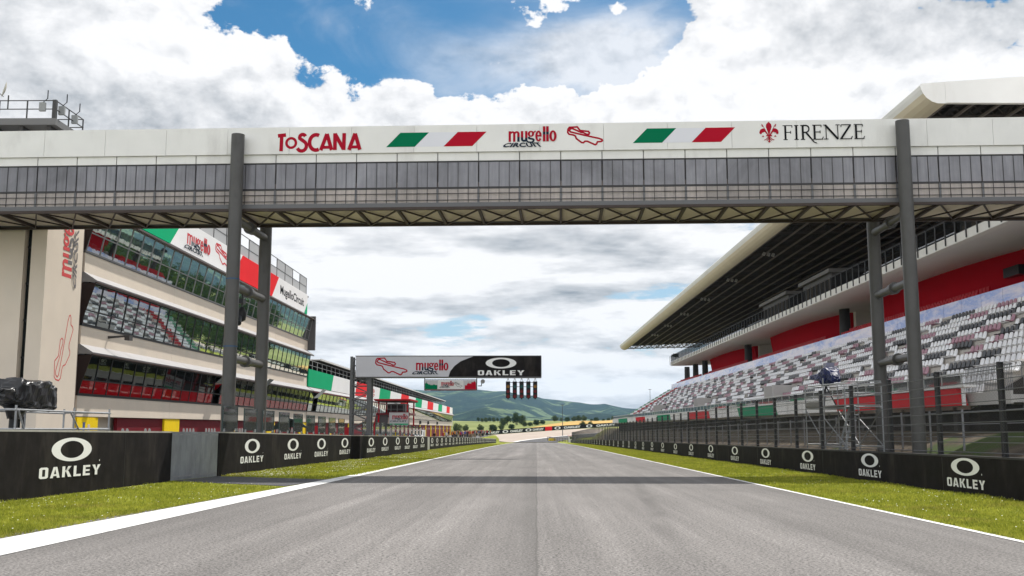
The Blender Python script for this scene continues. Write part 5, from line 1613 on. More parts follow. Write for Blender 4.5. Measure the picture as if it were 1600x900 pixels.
    for s in vis[:100]:
        o = bpy.data.objects.new('seat', meshes[s[3]]); COL.objects.link(o); o.parent = t; o.matrix_parent_inverse = inv; o.location = s[:3]; o['label'] = names[s[3]]
    mb = MB()
    for s in spots:
        if s not in near: seat_shape(mb, s[0], s[1], s[2], s[3])
    o = mb.build('seat', SM, t); o['kind'] = 'stuff'
    return t
grandstand()

# ------------------------------------------------------------------ start gantry with banner, hanging sign and lights
GAN = mat('dark gantry steel', (.11, .112, .118), .5, var=.15)
def gantry():
    Y = 72.0
    t = thing('start_gantry', 'dark lattice tower holding out a half pale half black banner over the start line', 'gantry', (-11.6, Y, -.6))
    mb = MB()
    for x in (-12.28, -11.08):
        for y in (Y, Y + .9): mb.box(x, x + .30 if x > -12 else x + .18, y, y + .16, -.75, 6.46)
    mb.build('uprights', GAN, t)
    mb = MB()
    for i in range(14):
        z = -.4 + i * .48
        for y in (Y + .08, Y + .98):
            mb.bar((-12.12, y, z), (-11.0, y, z + .48 if i % 2 == 0 else z), .05).bar((-12.12, y, z + (.48 if i % 2 else 0)), (-11.0, y, z), .05)
        mb.bar((-12.20, Y + .08, z), (-12.20, Y + .98, z + .48), .05).bar((-10.90, Y + .08, z), (-10.90, Y + .98, z + .48), .05)
    mb.build('lattice', GAN, t)
    x0, x1, z0, z1 = -11.87, 1.13, 5.03, 6.46
    MB().box(x0 - .04, x1 + .04, Y - .14, Y + .98, z0 - .06, z0 - .002).box(x0 - .04, x1 + .04, Y - .14, Y + .98, z1 + .002, z1 + .05).box(x1 + .002, x1 + .05, Y - .14, Y + .98, z0 - .002, z1 + .002).build('beam_frame', GAN, t)
    b = MB().box(x0, x1, Y - .12, Y + .96, z0, z1).build('banner', mat('pale banner', (.52, .52, .57), .55, var=.04), t)
    cx = x0 + 6.53; cur = [(cx, z0), (cx + .12, z0 + .38), (cx + .42, z0 + .76), (cx + .85, z0 + 1.08), (cx + 1.35, z0 + 1.28), (cx + 1.75, z1)]
    Ink().poly(cur + [(x1, z1), (x1, z0)]).put('black_field', BANNER, (0, Y - .12, 0), (1, 0, 0), (0, 0, 1), b)
    u, v = (1, 0, 0), (0, 0, 1)
    ink_track(2.21, 1.18, .085).put('track_outline', RED, (-10.47, Y - .12, 5.16), u, v, b)
    ink_circuit().xf(1.33, 1.22).put('circuit_logo', [RED, NAVY], (-7.63, Y - .12, 5.47), u, v, b)
    k = ink_eyewear(2.15, .76, 3.25, .34, .13); k.put('logo', WHITE_INK, (-1.66, Y - .12, 5.13), u, v, b, lift=.009)
    return t
gantry()

t = thing('hanging_sign', 'small framed sign with green and red skylines hanging under the gantry banner', 'sign', (-5.05, 70, 4.9))
mb = MB()
for x in (-6.88, -3.22): mb.box(x - .03, x + .03, 69.97, 70.03, 4.02, 4.87)
mb.box(-6.9, -3.2, 69.96, 70.04, 4.72, 4.76)
mb.build('hanger', FRAME, t)
b = MB().box(-6.85, -3.25, 69.94, 70.0, 4.06, 4.70).build('board', mat('pale sign board', (.46, .46, .48), .5), t)
MB().box(-6.88, -3.22, 69.93, 70.01, 3.98, 4.055).build('red_edge', mat('dark red steel', (.12, .010, .016), .45), b)
u, v = (1, 0, 0), (0, 0, 1)
sky = [(0, 0), (0, .42), (.08, .42), (.1, .56), (.14, .42), (.25, .34), (.36, .34), (.36, .30), (.55, .30), (.62, .36), (.70, .30), (.86, .30), (.86, 0)]
Ink().poly(sky).put('green_skyline', mat('flag green', (.0, .165, .065), .5), (-6.84, 69.94, 4.065), u, v, b)
sky2 = [(0, 0), (0, .28), (.15, .28), (.17, .40), (.26, .40), (.28, .52), (.31, .40), (.45, .40), (.47, .50), (.62, .50), (.66, .58), (.78, .46), (.80, 0)]
Ink().poly(sky2).put('red_skyline', mat('flag red', (.46, .012, .03), .5), (-4.06, 69.94, 4.065), u, v, b)
Ink().poly([(0, .06), (.06, 0), (1.74, 0), (1.80, .06), (1.80, .54), (1.74, .60), (.06, .60), (0, .54)]).put('plate', mat('plate white', (.62, .62, .62), .5), (-5.95, 69.94, 4.08), u, v, b)
ink_circuit().xf(.52, .58).put('circuit_logo', [RED, NAVY], (-5.72, 69.94, 4.30), u, v, b, lift=.009)
ink_track(.55, .36, .022).put('track_outline', mat('grey print', (.12, .12, .12), .5), (-4.78, 69.94, 4.2), u, v, b, lift=.009)

t.location += Vector((-.14, 2.0, .09))        # under the banner, 2 m further on

t = thing('horn_loudspeaker', 'small horn loudspeaker on a bent arm beside the hanging skyline sign', 'loudspeaker', (-2.9, 70, 4.9))
MB().tube((-3.2, 70, 4.30), (-2.95, 70, 4.30), .03).tube((-2.95, 70, 4.28), (-2.95, 70, 4.55), .03).build('arm', FRAME, t)
MB().tube((-2.95, 70.05, 4.66), (-2.85, 69.75, 4.60), .05, .16, 12).build('horn', mat('horn grey', (.25, .25, .25), .5), t)
t.location += Vector((-.08, 2.0, .09))

LENS = {'a': mat('amber lens off', (.30, .14, .02), .25), 'g': mat('green lens off', (.02, .09, .09), .25), 'r': mat('red lens off', (.17, .012, .016), .25)}
for i, (lab, cols) in enumerate((('leftmost of five dark start lights under the gantry, with an amber top lens', 'arr'), ('start light next to the leftmost one under the gantry, with a green top lens', 'grr'),
                                 ('middle one of the five start lights under the gantry, with a green top lens', 'grr'), ('start light between the middle and the rightmost one, with a green top lens', 'grr'), ('rightmost of five dark start lights under the gantry, with an amber top lens', 'arr'))):
    x = -1.17 + i * .475
    t = thing('start_light', lab, 'start light', (x, 69.9, 4.87), 'start lights under the gantry')
    MB().box(x - .15, x + .15, 69.84, 70.06, 3.44, 4.60).box(x - .05, x + .05, 69.9, 70.0, 3.36, 3.438).build('housing', mat('lamp black', (.014, .014, .014), .5), t)
    MB().bar((x - .08, 69.95, 4.60), (x, 69.95, 4.88), .04).bar((x + .08, 69.95, 4.60), (x, 69.95, 4.88), .04).build('hanger', GALV, t)
    for q, c in enumerate(cols):
        z = 4.26 - q * .34
        o = MB().tube((x, 69.835, z), (x, 69.80, z), .125, .115, 16).build('lens', LENS[c], t)
        mb = MB()
        n = 10
        vs = [(x + .145 * math.cos(R(180 * j / n)), yy, z + .145 * math.sin(R(180 * j / n))) for yy in (69.84, 69.66) for j in range(n + 1)]
        mb.add(vs, [(j, j + 1, n + 2 + j, n + 1 + j) for j in range(n)]); mb.build('visor', mat('lamp black', (.014, .014, .014), .5), o)
    if i < 4:
        mb = MB()
        for z in (4.52, 4.22, 3.58): mb.box(x + .152, x + .323, 69.93, 69.97, z, z + .04)
        mb.build('link_bar', GAN, t)
    t.location += Vector((0, 2.0, .09))

# ------------------------------------------------------------------ television camera towers
def scaffold_right():
    t = thing('camera_scaffold', 'tall aluminium scaffold tower with a ladder stair behind the mesh fence', 'scaffold', (13.6, 47, 0))
    P = 13.1, 14.6; ya, yb = 42.3, 48.2; ym = 45.3
    z0 = ground(13.6, 45)
    for x in P:
        for y, top in ((yb, 3.45), (ym, 3.65), (ya, 3.2)): MB().tube((x, y, z0), (x, y, top), .030, n=8).build('standard', GALV, t)
    mb = MB()
    for x in P:
        for z in (.75, 2.35, 2.9, 3.38): mb.tube((x, ya, z - .06), (x, yb, z), .023, n=8)
    for y in (ya, ym, yb):
        for z in (.75, 2.35, 2.9, 3.38): mb.tube((P[0], y, z), (P[1], y, z), .022, n=8)
    mb.build('ledgers', GALV, t)
    mb = MB()
    for x in P: mb.tube((x, yb, 2.3), (x, ym, .75), .025, n=8).tube((x, ym, .75), (x, ya, 2.3), .025, n=8).tube((x, ym, 1.9), (x, ya, .75), .025, n=8)
    mb.build('braces', GALV, t)
    MB().box(P[0], P[1], ya + .2, yb, 2.38, 2.44).build('platform', mat('grey plank', (.22, .21, .20), .8), t)
    MB().box(P[0] - .03, P[0] - .005, ym + .2, yb, 2.44, 2.62).build('toe_board', mat('grey plank', (.22, .21, .20), .8), t)
    mb = MB()
    for y in (42.6, 43.25): mb.bar((13.15, y + .3, .5), (13.5, y - .3, 2.4), .05, .10)
    for i in range(8): mb.box(13.1 + i * .045, 13.35 + i * .045, 42.72 - i * .07, 43.42 - i * .07, .62 + i * .23, .66 + i * .23)
    mb.build('ladder', GALV, t)
scaffold_right()

def blob(name, pts, m, parent, rings=14):
    """lumpy covered bundle: stacked uneven rings; pts = (x, y, z, rx, ry)"""
    mb = MB(); n = rings; vs = []
    rr = random.Random(len(pts) * 7 + int(abs(pts[0][0]) * 10))
    for x, y, z, a, b in pts:
        for i in range(n):
            w = 6.28318 * i / n; k = 1 + rr.uniform(-.10, .10)
            vs.append((x + a * k * math.cos(w), y + b * k * math.sin(w), z + rr.uniform(-.02, .02)))
    fs = [(k * n + i, k * n + (i + 1) % n, (k + 1) * n + (i + 1) % n, (k + 1) * n + i) for k in range(len(pts) - 1) for i in range(n)]
    fs += [tuple(range(n)), tuple(range((len(pts) - 1) * n, len(pts) * n))]
    mb.add(vs, fs, 0, True)
    return mb.build(name, m, parent)

t = thing('television_camera', 'television camera wrapped in a dark blue cover on top of the right scaffold tower', 'camera', (13.6, 46.6, 2.44))
mb = MB()
for a in (0, 2.1, 4.2): mb.tube((13.6 + .45 * math.cos(a), 46.6 + .45 * math.sin(a), 2.44), (13.6, 46.6, 3.35), .03, n=8)
mb.build('tripod', FRAME, t)
BLUEC = mat('navy cover', (.016, .024, .085), .45, var=.5, vscale=5, bump=.8, bscale=9)
# the covered body lies along the track, lens hood towards the far end
secs = [(44.9, 3.52, .03, .05), (45.0, 3.58, .20, .12), (45.3, 3.78, .25, .20), (45.6, 3.93, .29, .22), (45.9, 3.96, .31, .23), (46.2, 3.88, .31, .22), (46.6, 3.80, .29, .20), (47.0, 3.77, .27, .18), (47.4, 3.78, .24, .15), (47.9, 3.80, .21, .13), (48.35, 3.82, .20, .12), (48.4, 3.82, .02, .02)]
mb = MB(); n = 28; vs = []; rr = random.Random(3); fine = []
for a, b in zip(secs[:-1], secs[1:]):
    for q in range(3): fine.append(tuple(u + (v - u) * q / 3 for u, v in zip(a, b)))
fine.append(secs[-1])
for k, (y, z, a, b) in enumerate(fine):
    for i in range(n):
        w = 6.28318 * i / n
        f = 1 + .07 * math.sin(6 * w + 1.3 * k) + .06 * math.sin(3 * w - k * .7) + rr.uniform(-.05, .05)
        c, q = math.cos(w), math.sin(w); p = .5
        drop = .10 * (1 + math.sin(k * 1.7)) if q < -.5 and 45.3 < y < 47 else 0
        vs.append((13.6 + a * f * math.copysign(abs(c) ** p, c), y + rr.uniform(-.03, .03), z + b * f * math.copysign(abs(q) ** p, q) - drop))
mb.add(vs, [(k*n+i, k*n+(i+1) % n, (k+1)*n+(i+1) % n, (k+1)*n+i) for k in range(len(fine)-1) for i in range(n)], 0, False)
mb.build('cover', BLUEC, t)
blob('skirt', [(13.6, 45.9, 3.40, .10, .16), (13.6, 45.9, 3.55, .18, .34), (13.6, 45.9, 3.72, .22, .42)], BLUEC, t)
MB().box(13.42, 13.78, 45.8, 46.2, 4.16, 4.36).build('viewfinder', mat('pale viewfinder', (.22, .22, .30), .4), t)

def scaffold_left():
    t = thing('camera_scaffold', 'low galvanised tube scaffold below the big black covered camera', 'scaffold', (-14, 30, -.9))
    for x in (-13.7, -15.2):
        for y in (27.6, 31.2, 33.85): MB().tube((x, y, -.9), (x, y, 2.10), .032, n=8).build('standard', GALV, t)
    mb = MB()
    for x in (-13.7, -15.2):
        for z in (1.46, 1.98): mb.tube((x, 27.5, z), (x, 33.95, z - .02), .028, n=8)
    for y in (27.6, 33.85):
        for z in (1.46, 1.98): mb.tube((-13.7, y, z), (-15.2, y, z), .028, n=8)
    mb.build('ledgers', GALV, t)
    for p, q in (((-13.68, 27.7, 1.96), (-13.68, 28.7, .6)), ((-13.68, 30.9, 1.96), (-13.68, 32.2, .9))): MB().tube(p, q, .025, n=8).build('brace', GALV, t)
    MB().box(-15.2, -13.75, 27.7, 33.8, .72, .78).build('platform', mat('grey plank', (.22, .21, .20), .8), t)
scaffold_left()
t = thing('television_camera', 'large television camera under a shiny black plastic cover on the left scaffold', 'camera', (-14.4, 29.2, .78))
MB().tube((-14.4, 28.9, .78), (-14.4, 28.9, 2.05), .13, .11, 12).bar((-14.6, 30.0, .9), (-14.5, 29.6, 2.0), .06).build('pedestal', FRAME, t)
BL = mat('shiny black plastic', (.010, .010, .011), .30, spec=.5, bump=.6, bscale=5)
mb = MB(); n = 28; vs = []; rr = random.Random(8)
secs = [(27.85, 2.40, .02, .02), (27.86, 2.40, .24, .17), (28.35, 2.40, .26, .18), (28.42, 2.42, .30, .20), (28.62, 2.50, .38, .38), (28.85, 2.46, .43, .42), (29.15, 2.40, .46, .40), (29.5, 2.42, .46, .42), (29.9, 2.44, .47, .44), (30.25, 2.42, .45, .44), (30.5, 2.40, .42, .42), (30.75, 2.33, .36, .34), (30.9, 2.28, .24, .24), (30.93, 2.27, .02, .02)]
fine = []
for a, b in zip(secs[:-1], secs[1:]):
    for q in range(3): fine.append(tuple(u + (v - u) * q / 3 for u, v in zip(a, b)))
fine.append(secs[-1])
for k, (y, z, a, b) in enumerate(fine):
    for i in range(n):
        w = 6.28318 * i / n
        f = 1 + .05 * math.sin(7 * w + 1.9 * k * .5) + .045 * math.sin(4 * w - k * .62 + 2 * math.sin(k * .3)) + rr.uniform(-.03, .03)
        c, q = math.cos(w), math.sin(w); p = 2 / 4.0
        vs.append((-14.4 + a * f * math.copysign(abs(c) ** p, c), y + rr.uniform(-.02, .02), z + b * f * math.copysign(abs(q) ** p, q)))
mb.add(vs, [(k*n+i, k*n+(i+1) % n, (k+1)*n+(i+1) % n, (k+1)*n+i) for k in range(len(fine)-1) for i in range(n)], 0, False)
mb.build('cover', BL, t)
blob('cover_skirt', [(-14.4, 28.95, 1.75, .16, .22), (-14.4, 29.0, 1.95, .25, .36), (-14.4, 29.2, 2.12, .36, .62)], BL, t)

t = thing('remote_camera', 'small black remote camera clamped to the strut between the left bridge columns', 'camera', (-12.1, 43.3, 7.1))
MB().tube((-12.1, 43.4, 7.22), (-12.1, 43.4, 6.6), .03).box(-12.2, -12.0, 43.2, 43.6, 6.75, 6.95).build('bracket', FRAME, t)
blob('body', [(-12.1, 43.2, 5.98, .10, .14), (-12.1, 43.25, 6.05, .20, .26), (-12.1, 43.35, 6.35, .20, .26), (-12.1, 43.4, 6.58, .10, .13)], mat('lamp black', (.014, .014, .014), .5), t)
MB().tube((-12.1, 43.1, 6.15), (-12.05, 42.75, 5.85), .10, .13, 12).build('lens_hood', FRAME, t)

t = thing('deck_camera', 'small black camera on a tripod at the far tip of the upper deck', 'camera', (28.5, 193.5, 13.55))
MB().tube((28.5, 193.5, 13.5), (28.5, 193.5, 14.7), .08).build('tripod', FRAME, t)
MB().box(28.0, 29.0, 193.1, 193.8, 14.7, 15.3).box(27.7, 28.0, 193.3, 193.6, 14.85, 15.15).build('body', FRAME, t)

# ------------------------------------------------------------------ people and vehicles in the pit lane
def person_mesh(mats, pose=0):
    """one continuous skinned figure, 1.75 m, with shoes, trousers, shirt, skin and hair by height"""
    J = [(0, 0, .95), (0, 0, 1.15), (0, 0, 1.38), (0, 0, 1.50), (0, -.01, 1.60), (0, -.01, 1.70)]
    Rd = [.125, .120, .135, .055, .085, .07]
    E = [(0, 1), (1, 2), (2, 3), (3, 4), (4, 5)]
    for s in (-1, 1):
        k = len(J); fw = .10 * s * pose
        J += [(s * .10, 0, .88), (s * .11, -.02 - fw, .48), (s * .11, .03 - fw, .08), (s * .11, -.13 - fw, .035)]; Rd += [.085, .062, .042, .035]
        E += [(0, k), (k, k + 1), (k + 1, k + 2), (k + 2, k + 3)]
        k = len(J)
        J += [(s * .19, 0, 1.40), (s * .25, .03, 1.12), (s * .25, -.10 - .1 * pose, .90), (s * .24, -.15 - .1 * pose, .80)]; Rd += [.060, .045, .034, .03]
        E += [(2, k), (k, k + 1), (k + 1, k + 2), (k + 2, k + 3)]
    me = bpy.data.meshes.new('person'); me.from_pydata(J, E, [])
    o = bpy.data.objects.new('person', me); COL.objects.link(o)
    m = o.modifiers.new('skin', 'SKIN')
    for i, v in enumerate(me.skin_vertices[0].data): v.radius = (Rd[i], Rd[i] * (.75 if i in (0, 1, 2) else 1)); v.use_root = i == 0
    o.modifiers.new('sub', 'SUBSURF').levels = 1
    dg = bpy.context.evaluated_depsgraph_get(); dg.update()
    out = bpy.data.meshes.new_from_object(o.evaluated_get(dg))
    bpy.data.objects.remove(o)
    for q in mats: out.materials.append(q)
    for p in out.polygons:
        z = p.center.z; x = abs(p.center.x)
        p.material_index = 0 if z < .09 else (1 if z < .93 and x < .2 else (3 if (x > .2 and z < 1.05) or (z > 1.48 and z < 1.66) else (2 if z < 1.48 else 4)))
        if z > 1.58 and p.center.y > .03: p.material_index = 4
        p.use_smooth = True
    return out
SKIN = mat('skin', (.42, .25, .17), .6); HAIR = mat('dark hair', (.03, .02, .015), .7); SHOE = mat('shoes', (.03, .03, .03), .6)
TROU = [mat('navy trousers', (.02, .025, .05), .8), mat('black trousers', (.018, .018, .018), .8), mat('tan trousers', (.25, .19, .12), .8)]
SHIRT = [('red', (.40, .02, .03)), ('black', (.02, .02, .022)), ('white', (.62, .62, .62)), ('yellow', (.60, .42, .03)), ('blue', (.03, .08, .30)), ('orange', (.60, .20, .03)), ('grey', (.22, .22, .22))]
pm = {}
rng = random.Random(21)
spots = [(-15.0, 58.5, 1), (-15.6, 63, 4), (-14.6, 75.5, 0), (-15.5, 83, 3), (-14.5, 91, 1), (-16.2, 118, 2), (-15.2, 126, 0), (-17, 133, 3), (-16.2, 164, 1), (-15.4, 171, 0), (-17.2, 177, 5), (-16, 184, 2), (-15.2, 190, 1), (-17.5, 197, 3),
         (-16.5, 204, 5), (-15.4, 210, 0), (-17.6, 217, 1), (-16.2, 224, 4), (-15.0, 231, 0), (-17.0, 239, 5), (-16, 247, 6), (-15.2, 255, 1), (-17.4, 263, 0), (-16.1, 271, 2), (-15.1, 279, 6), (-16.8, 287, 1), (-15.6, 296, 0), (-16.6, 305, 6), (-15.0, 312, 1)]
for q in range(75):
    y = rng.uniform(225, 322); spots.append((rng.uniform(-19.5, -13.6), y, rng.choice((0, 1, 1, 2, 3, 4, 5, 6, 6, 1))))
place = lambda y: 'between the left bridge columns and the gantry' if y < 70 else 'beside the podium stand' if y < 110 else 'near the pale gate' if y < 140 else 'in the crowd past the white van' if y < 230 else 'far down the pit lane crowd'
cnt = {}
for x, y, c in spots:
    tr = rng.randrange(3); pose = rng.choice((0, 1, -1))
    key = (c, tr, pose)
    if key not in pm: pm[key] = person_mesh([SHOE, TROU[tr], mat(SHIRT[c][0] + ' shirt', SHIRT[c][1], .8), SKIN, HAIR], pose)
    o = bpy.data.objects.new('person', pm[key]); COL.objects.link(o)
    o.location = (x + TX * y, y, max(g(y), -.9) + .012); o.rotation_euler = (0, 0, rng.uniform(-3.1, 3.1))
    o.scale = (1, 1, rng.uniform(.96, 1.05))
    tag(o, 'person in %s shirt and %s %s' % (SHIRT[c][0], ['navy trousers', 'black trousers', 'tan trousers'][tr], place(y)), 'person', 'people in the pit lane')

def van():
    x, y, z = -15.4, 148.0, -.9
    t = thing('white_van', 'white panel van parked in the pit lane beyond the podium stand', 'van', (x, y, z))
    pr = [(-2.4, .35), (-2.4, 1.9), (-2.25, 2.05), (1.0, 2.05), (1.75, 1.35), (2.4, 1.15), (2.45, .35)]
    MB().prism(pr, lambda a, b: (x - .95, y - a, z + b), lambda a, b: (x + .95, y - a, z + b)).build('body', mat('van white', (.62, .62, .62), .3), t)
    MB().prism([(1.06, 1.98), (1.72, 1.38), (1.80, 1.38), (1.14, 1.98)], lambda a, b: (x - .85, y - a, z + b), lambda a, b: (x + .85, y - a, z + b)).build('windscreen', SOLAR, t)
    for s in (-1, 1):
        MB().box(x + s * .955 - .005, x + s * .955 + .005, y - .95, y + .1, z + 1.3, z + 1.85).build('side_window', SOLAR, t)
        for w in (-1.55, 1.6): MB().tube((x + s * .80, y - w, z + .34), (x + s * .97, y - w, z + .34), .34, n=18).build('wheel', mat('tyre', (.02, .02, .02), .8), t)
        MB().box(x + s * .6 - .18, x + s * .6 + .18, y - 2.46, y - 2.44, z + .75, z + .95).build('headlight', mat('lamp glass', (.5, .5, .5), .2), t)
van()

t = thing('side_parasol', 'dark blue green fabric parasol slanting over the pit wall before the gantry', 'parasol', (-13.3, 57, -.9))
MB().tube((-13.4, 57.6, -.9), (-13.0, 57.4, 1.9), .04).build('pole', FRAME, t)
mb = MB(); vs = []; n = 10
for k in range(4):
    for i in range(n + 1):
        w = -1.2 + 2.4 * i / n; r = 1.75 * k / 3
        vs.append((-13.0 + r * math.sin(w) * .7, 57.4 + r * math.cos(w) * 1.6 - 1.2, 2.05 - .055 * k * k - .06 * k * abs(w)))
mb.add(vs, [(k*(n+1)+i, k*(n+1)+i+1, (k+1)*(n+1)+i+1, (k+1)*(n+1)+i) for k in range(3) for i in range(n)], 0, True)
mb.build('canopy', mat('teal fabric', (.02, .055, .075), .6), t)

# upright marker boards and posts that stand between wall and garages
BO = [('yellow', (.62, .44, .02)), ('red', (.40, .015, .025)), ('white', (.6, .6, .6))]
for i, (x, y, c, w, h) in enumerate(((-14.2, 112, 0, .9, 1.9), (-14.6, 104.5, 2, .5, 2.0), (-13.8, 92.5, 1, .7, 2.5), (-13.9, 80, 1, .9, 2.2), (-14.2, 69, 1, .9, 2.2), (-14.4, 109.5, 2, .5, 2.1))):
    z = max(g(y), -.9)
    t = thing('marker_board', ['narrow upright yellow board right of the podium stand sign', 'slim upright white board under the podium stand', 'upright red board just before the podium stairs', 'wide upright red board midway from gantry to podium stand', 'upright red board at the foot of the gantry tower', 'slim upright white board under the right edge of the podium sign'][i], 'board', (x, y, z), 'upright boards behind the pit wall')
    MB().box(x - w / 2, x + w / 2, y, y + .08, z + .12, z + h).build('panel', mat(BO[c][0] + ' board', BO[c][1], .5), t)
    for s in (-1, 1): MB().box(x + s * w * .35 - .03, x + s * w * .35 + .03, y + .09, y + .15, z, z + h * .9).build('foot', GALV, t)

# ------------------------------------------------------------------ far bend: wall, trees, masts
def far_wall():
    t = thing('far_barrier', 'long black and white advertising wall curving round the far bend below the wheat', 'wall', (0, 525, ground(0, 525)))
    pts = [(-30, 500), (-22, 512), (-12, 522), (0, 528), (14, 532), (30, 534), (48, 533), (70, 531), (100, 528)]
    names = ['banner'] * 8
    for i in range(len(pts) - 1):
        a, b = Vector(pts[i]), Vector(pts[i + 1])
        za, zb = ground(*a) - .2, ground(*b) - .2
        red = i == 3
        mb = MB()
        H = 2.3
        s = .0
        b2 = a.lerp(b, .82) if i == 2 else b
        def seg(p, q, zp, zq, m, nm):
            MB().add([(p.x, p.y, zp), (q.x, q.y, zq), (q.x, q.y, zq + H), (p.x, p.y, zp + H), (p.x, p.y + .5, zp), (q.x, q.y + .5, zq), (q.x, q.y + .5, zq + H), (p.x, p.y + .5, zp + H)],
                     [(0, 1, 2, 3), (7, 6, 5, 4), (0, 4, 5, 1), (1, 5, 6, 2), (2, 6, 7, 3), (3, 7, 4, 0)]).build(nm, m, t)
        if red:
            m_ = a.lerp(b, .75)
            zm = za + (zb - za) * .75
            seg(a, m_, za, zm, BANNER, 'banner'); seg(m_, b, zm, zb, FR, 'red_banner'); end = m_; ze = zm
        else:
            seg(a, b, za, zb, BANNER, 'banner'); end = b; ze = zb
        d = (end - a); L = d.length; d3 = Vector((d.x, d.y, ze - za)).normalized()
        k = Ink().ring(L * .18, .95, 1.6, .75, .8, .5).text('OAKLEY', L * .55, 1.15, 0, .05, at=(L * .38, .35))
        k.put('logo', WHITE_INK, (a.x, a.y - .02, za + .3), d3, (0, 0, 1), t, lift=.02)
far_wall()

def leaf_mat(name, a, b):
    m = bpy.data.materials.new(name); m.use_nodes = True
    q = NT(m.node_tree); q.n.clear()
    out = q.new('ShaderNodeOutputMaterial'); pos = q.new('ShaderNodeNewGeometry').outputs['Position']
    c = q.mix(q.lin(q.noise(pos, .6, 3, .6), .3, .7, 0, 1), a, b)
    d = q.new('ShaderNodeBsdfDiffuse'); q.l.new(c, d.inputs[0]); s = q.new('ShaderNodeBsdfTranslucent'); q.l.new(c, s.inputs[0])
    x = q.new('ShaderNodeMixShader'); x.inputs[0].default_value = .3
    q.l.new(d.outputs[0], x.inputs[1]); q.l.new(s.outputs[0], x.inputs[2]); q.l.new(x.outputs[0], out.inputs[0])
    return m
LEAF = [leaf_mat('dark leaves', (.022, .040, .014), (.055, .085, .024)), leaf_mat('olive leaves', (.045, .065, .02), (.09, .115, .034))]
BARK = mat('bark', (.06, .045, .035), .9, var=.2)
def tree_mesh(seed, h, w, kind):
    rr = random.Random(seed)
    tr = MB().tube((0, 0, 0), (.1, 0, h * .45), h * .035, h * .02, 8)
    limbs = []
    for i in range(7):
        a = rr.uniform(0, 6.28); L = rr.uniform(.25, .42) * w; e = (L * math.cos(a), L * math.sin(a), h * rr.uniform(.5, .8)); limbs.append((e[0], e[1], e[2] * .8))
        tr.tube((.08, 0, h * rr.uniform(.28, .42)), e, h * .014, h * .006, 6)
    cr = MB()
    clumps = [(e[0], e[1], e[2], rr.uniform(.16, .26) * w) for e in limbs] + [(rr.uniform(-.2, .2) * w, rr.uniform(-.2, .2) * w, h * rr.uniform(.22, .90), rr.uniform(.16, .26) * w) for _ in range(14)]
    for cx, cy, cz, r in clumps:
        for _ in range(90):
            d = Vector((rr.gauss(0, 1), rr.gauss(0, 1), rr.gauss(0, .8))).normalized() * r * rr.uniform(.55, 1.05)
            p = Vector((cx, cy, cz)) + d; n = (d.normalized() + Vector((rr.gauss(0, .5), rr.gauss(0, .5), rr.gauss(0, .5)))).normalized()
            s = n.orthogonal().normalized(); u = n.cross(s); q = w * rr.uniform(.028, .05)
            cr.add([p - s * q, p - u * q * .7, p + s * q, p + u * q * .7], [(0, 1, 2, 3)])
    return tr.mesh('trunk', BARK), cr.mesh('crown', LEAF[kind])
TM = [tree_mesh(1, 11, 9, 0), tree_mesh(2, 13, 11, 0), tree_mesh(3, 8, 9, 1), tree_mesh(4, 6, 7, 1), tree_mesh(5, 4, 6, 0)]
def plant_tree(px_, y, k, sc, label, cat='tree', group='trees beyond the far bend'):
    x = (px_ - 820) / 1600 * y
    t = thing('broadleaf_tree' if cat == 'tree' else 'roadside_bush', label, cat, (x, y, ground(x, y) - .2), group, random.Random(px_).uniform(0, 6), True)
    for nm, me in (('trunk', TM[k][0]), ('crown', TM[k][1])):
        o = bpy.data.objects.new(nm, me); COL.objects.link(o); o.parent = t
    t.scale = (sc, sc, sc)
    return t
plant_tree(808, 700, 1, .72, 'tallest round dark tree in the meadow beyond the far bend')
plant_tree(793, 720, 0, .62, 'dark tree left of the tallest one in the far meadow')
plant_tree(787, 700, 2, .6, 'smaller tree at the left end of the pair of dark meadow trees')
plant_tree(815, 715, 2, .75, 'low spreading tree at the right flank of the tallest meadow tree')
for p_, y, k, s, lab in ((752, 585, 3, 0.72, 'rounded bush in the meadow just behind the far end of the left wall'), (770, 590, 4, 0.90, 'dark low bush in front of the meadow trees'), (784, 600, 3, 0.60, 'small olive bush below the pair of meadow trees'),
                         (716, 560, 2, 0.66, 'leafy tree at the corner of the garage block'), (728, 600, 3, 0.66, 'bush right of the garage block corner'), (820, 640, 3, 0.60, 'olive bush at the left edge of the wheat'), (838, 660, 4, 0.84, 'dark bush on the upper left edge of the wheat'),
                         (847, 680, 4, 0.66, 'small dark bush next along the wheat edge'), (910, 560, 3, 0.54, 'yellow green bush beside the far wall'), (921, 565, 3, 0.48, 'yellow green bush next to the mast by the far wall'), (828, 650, 4, 0.60, 'bush between two others on the wheat edge'), (800, 605, 4, 0.72, 'dark bush in the meadow below the tallest tree')):
    plant_tree(p_, y, k, s, lab, 'tree' if k == 2 else 'bush')
rr = random.Random(4)
far = [(868 + i * 9 + rr.uniform(-2, 2), 830 + i * 14, rr.choice((3, 4, 4)), rr.uniform(.5, .95)) for i in range(13)]
far += [(748 + i * 6, 905 + rr.uniform(-10, 10), rr.choice((0, 2)), rr.uniform(.34, .5)) for i in range(8)]
for p_, y, k, s in far:
    plant_tree(p_, y, k, s, 'small dark tree in the hedge line along the top of the wheat' if p_ > 860 else 'dark tree in the row at the back of the far meadow', 'tree')

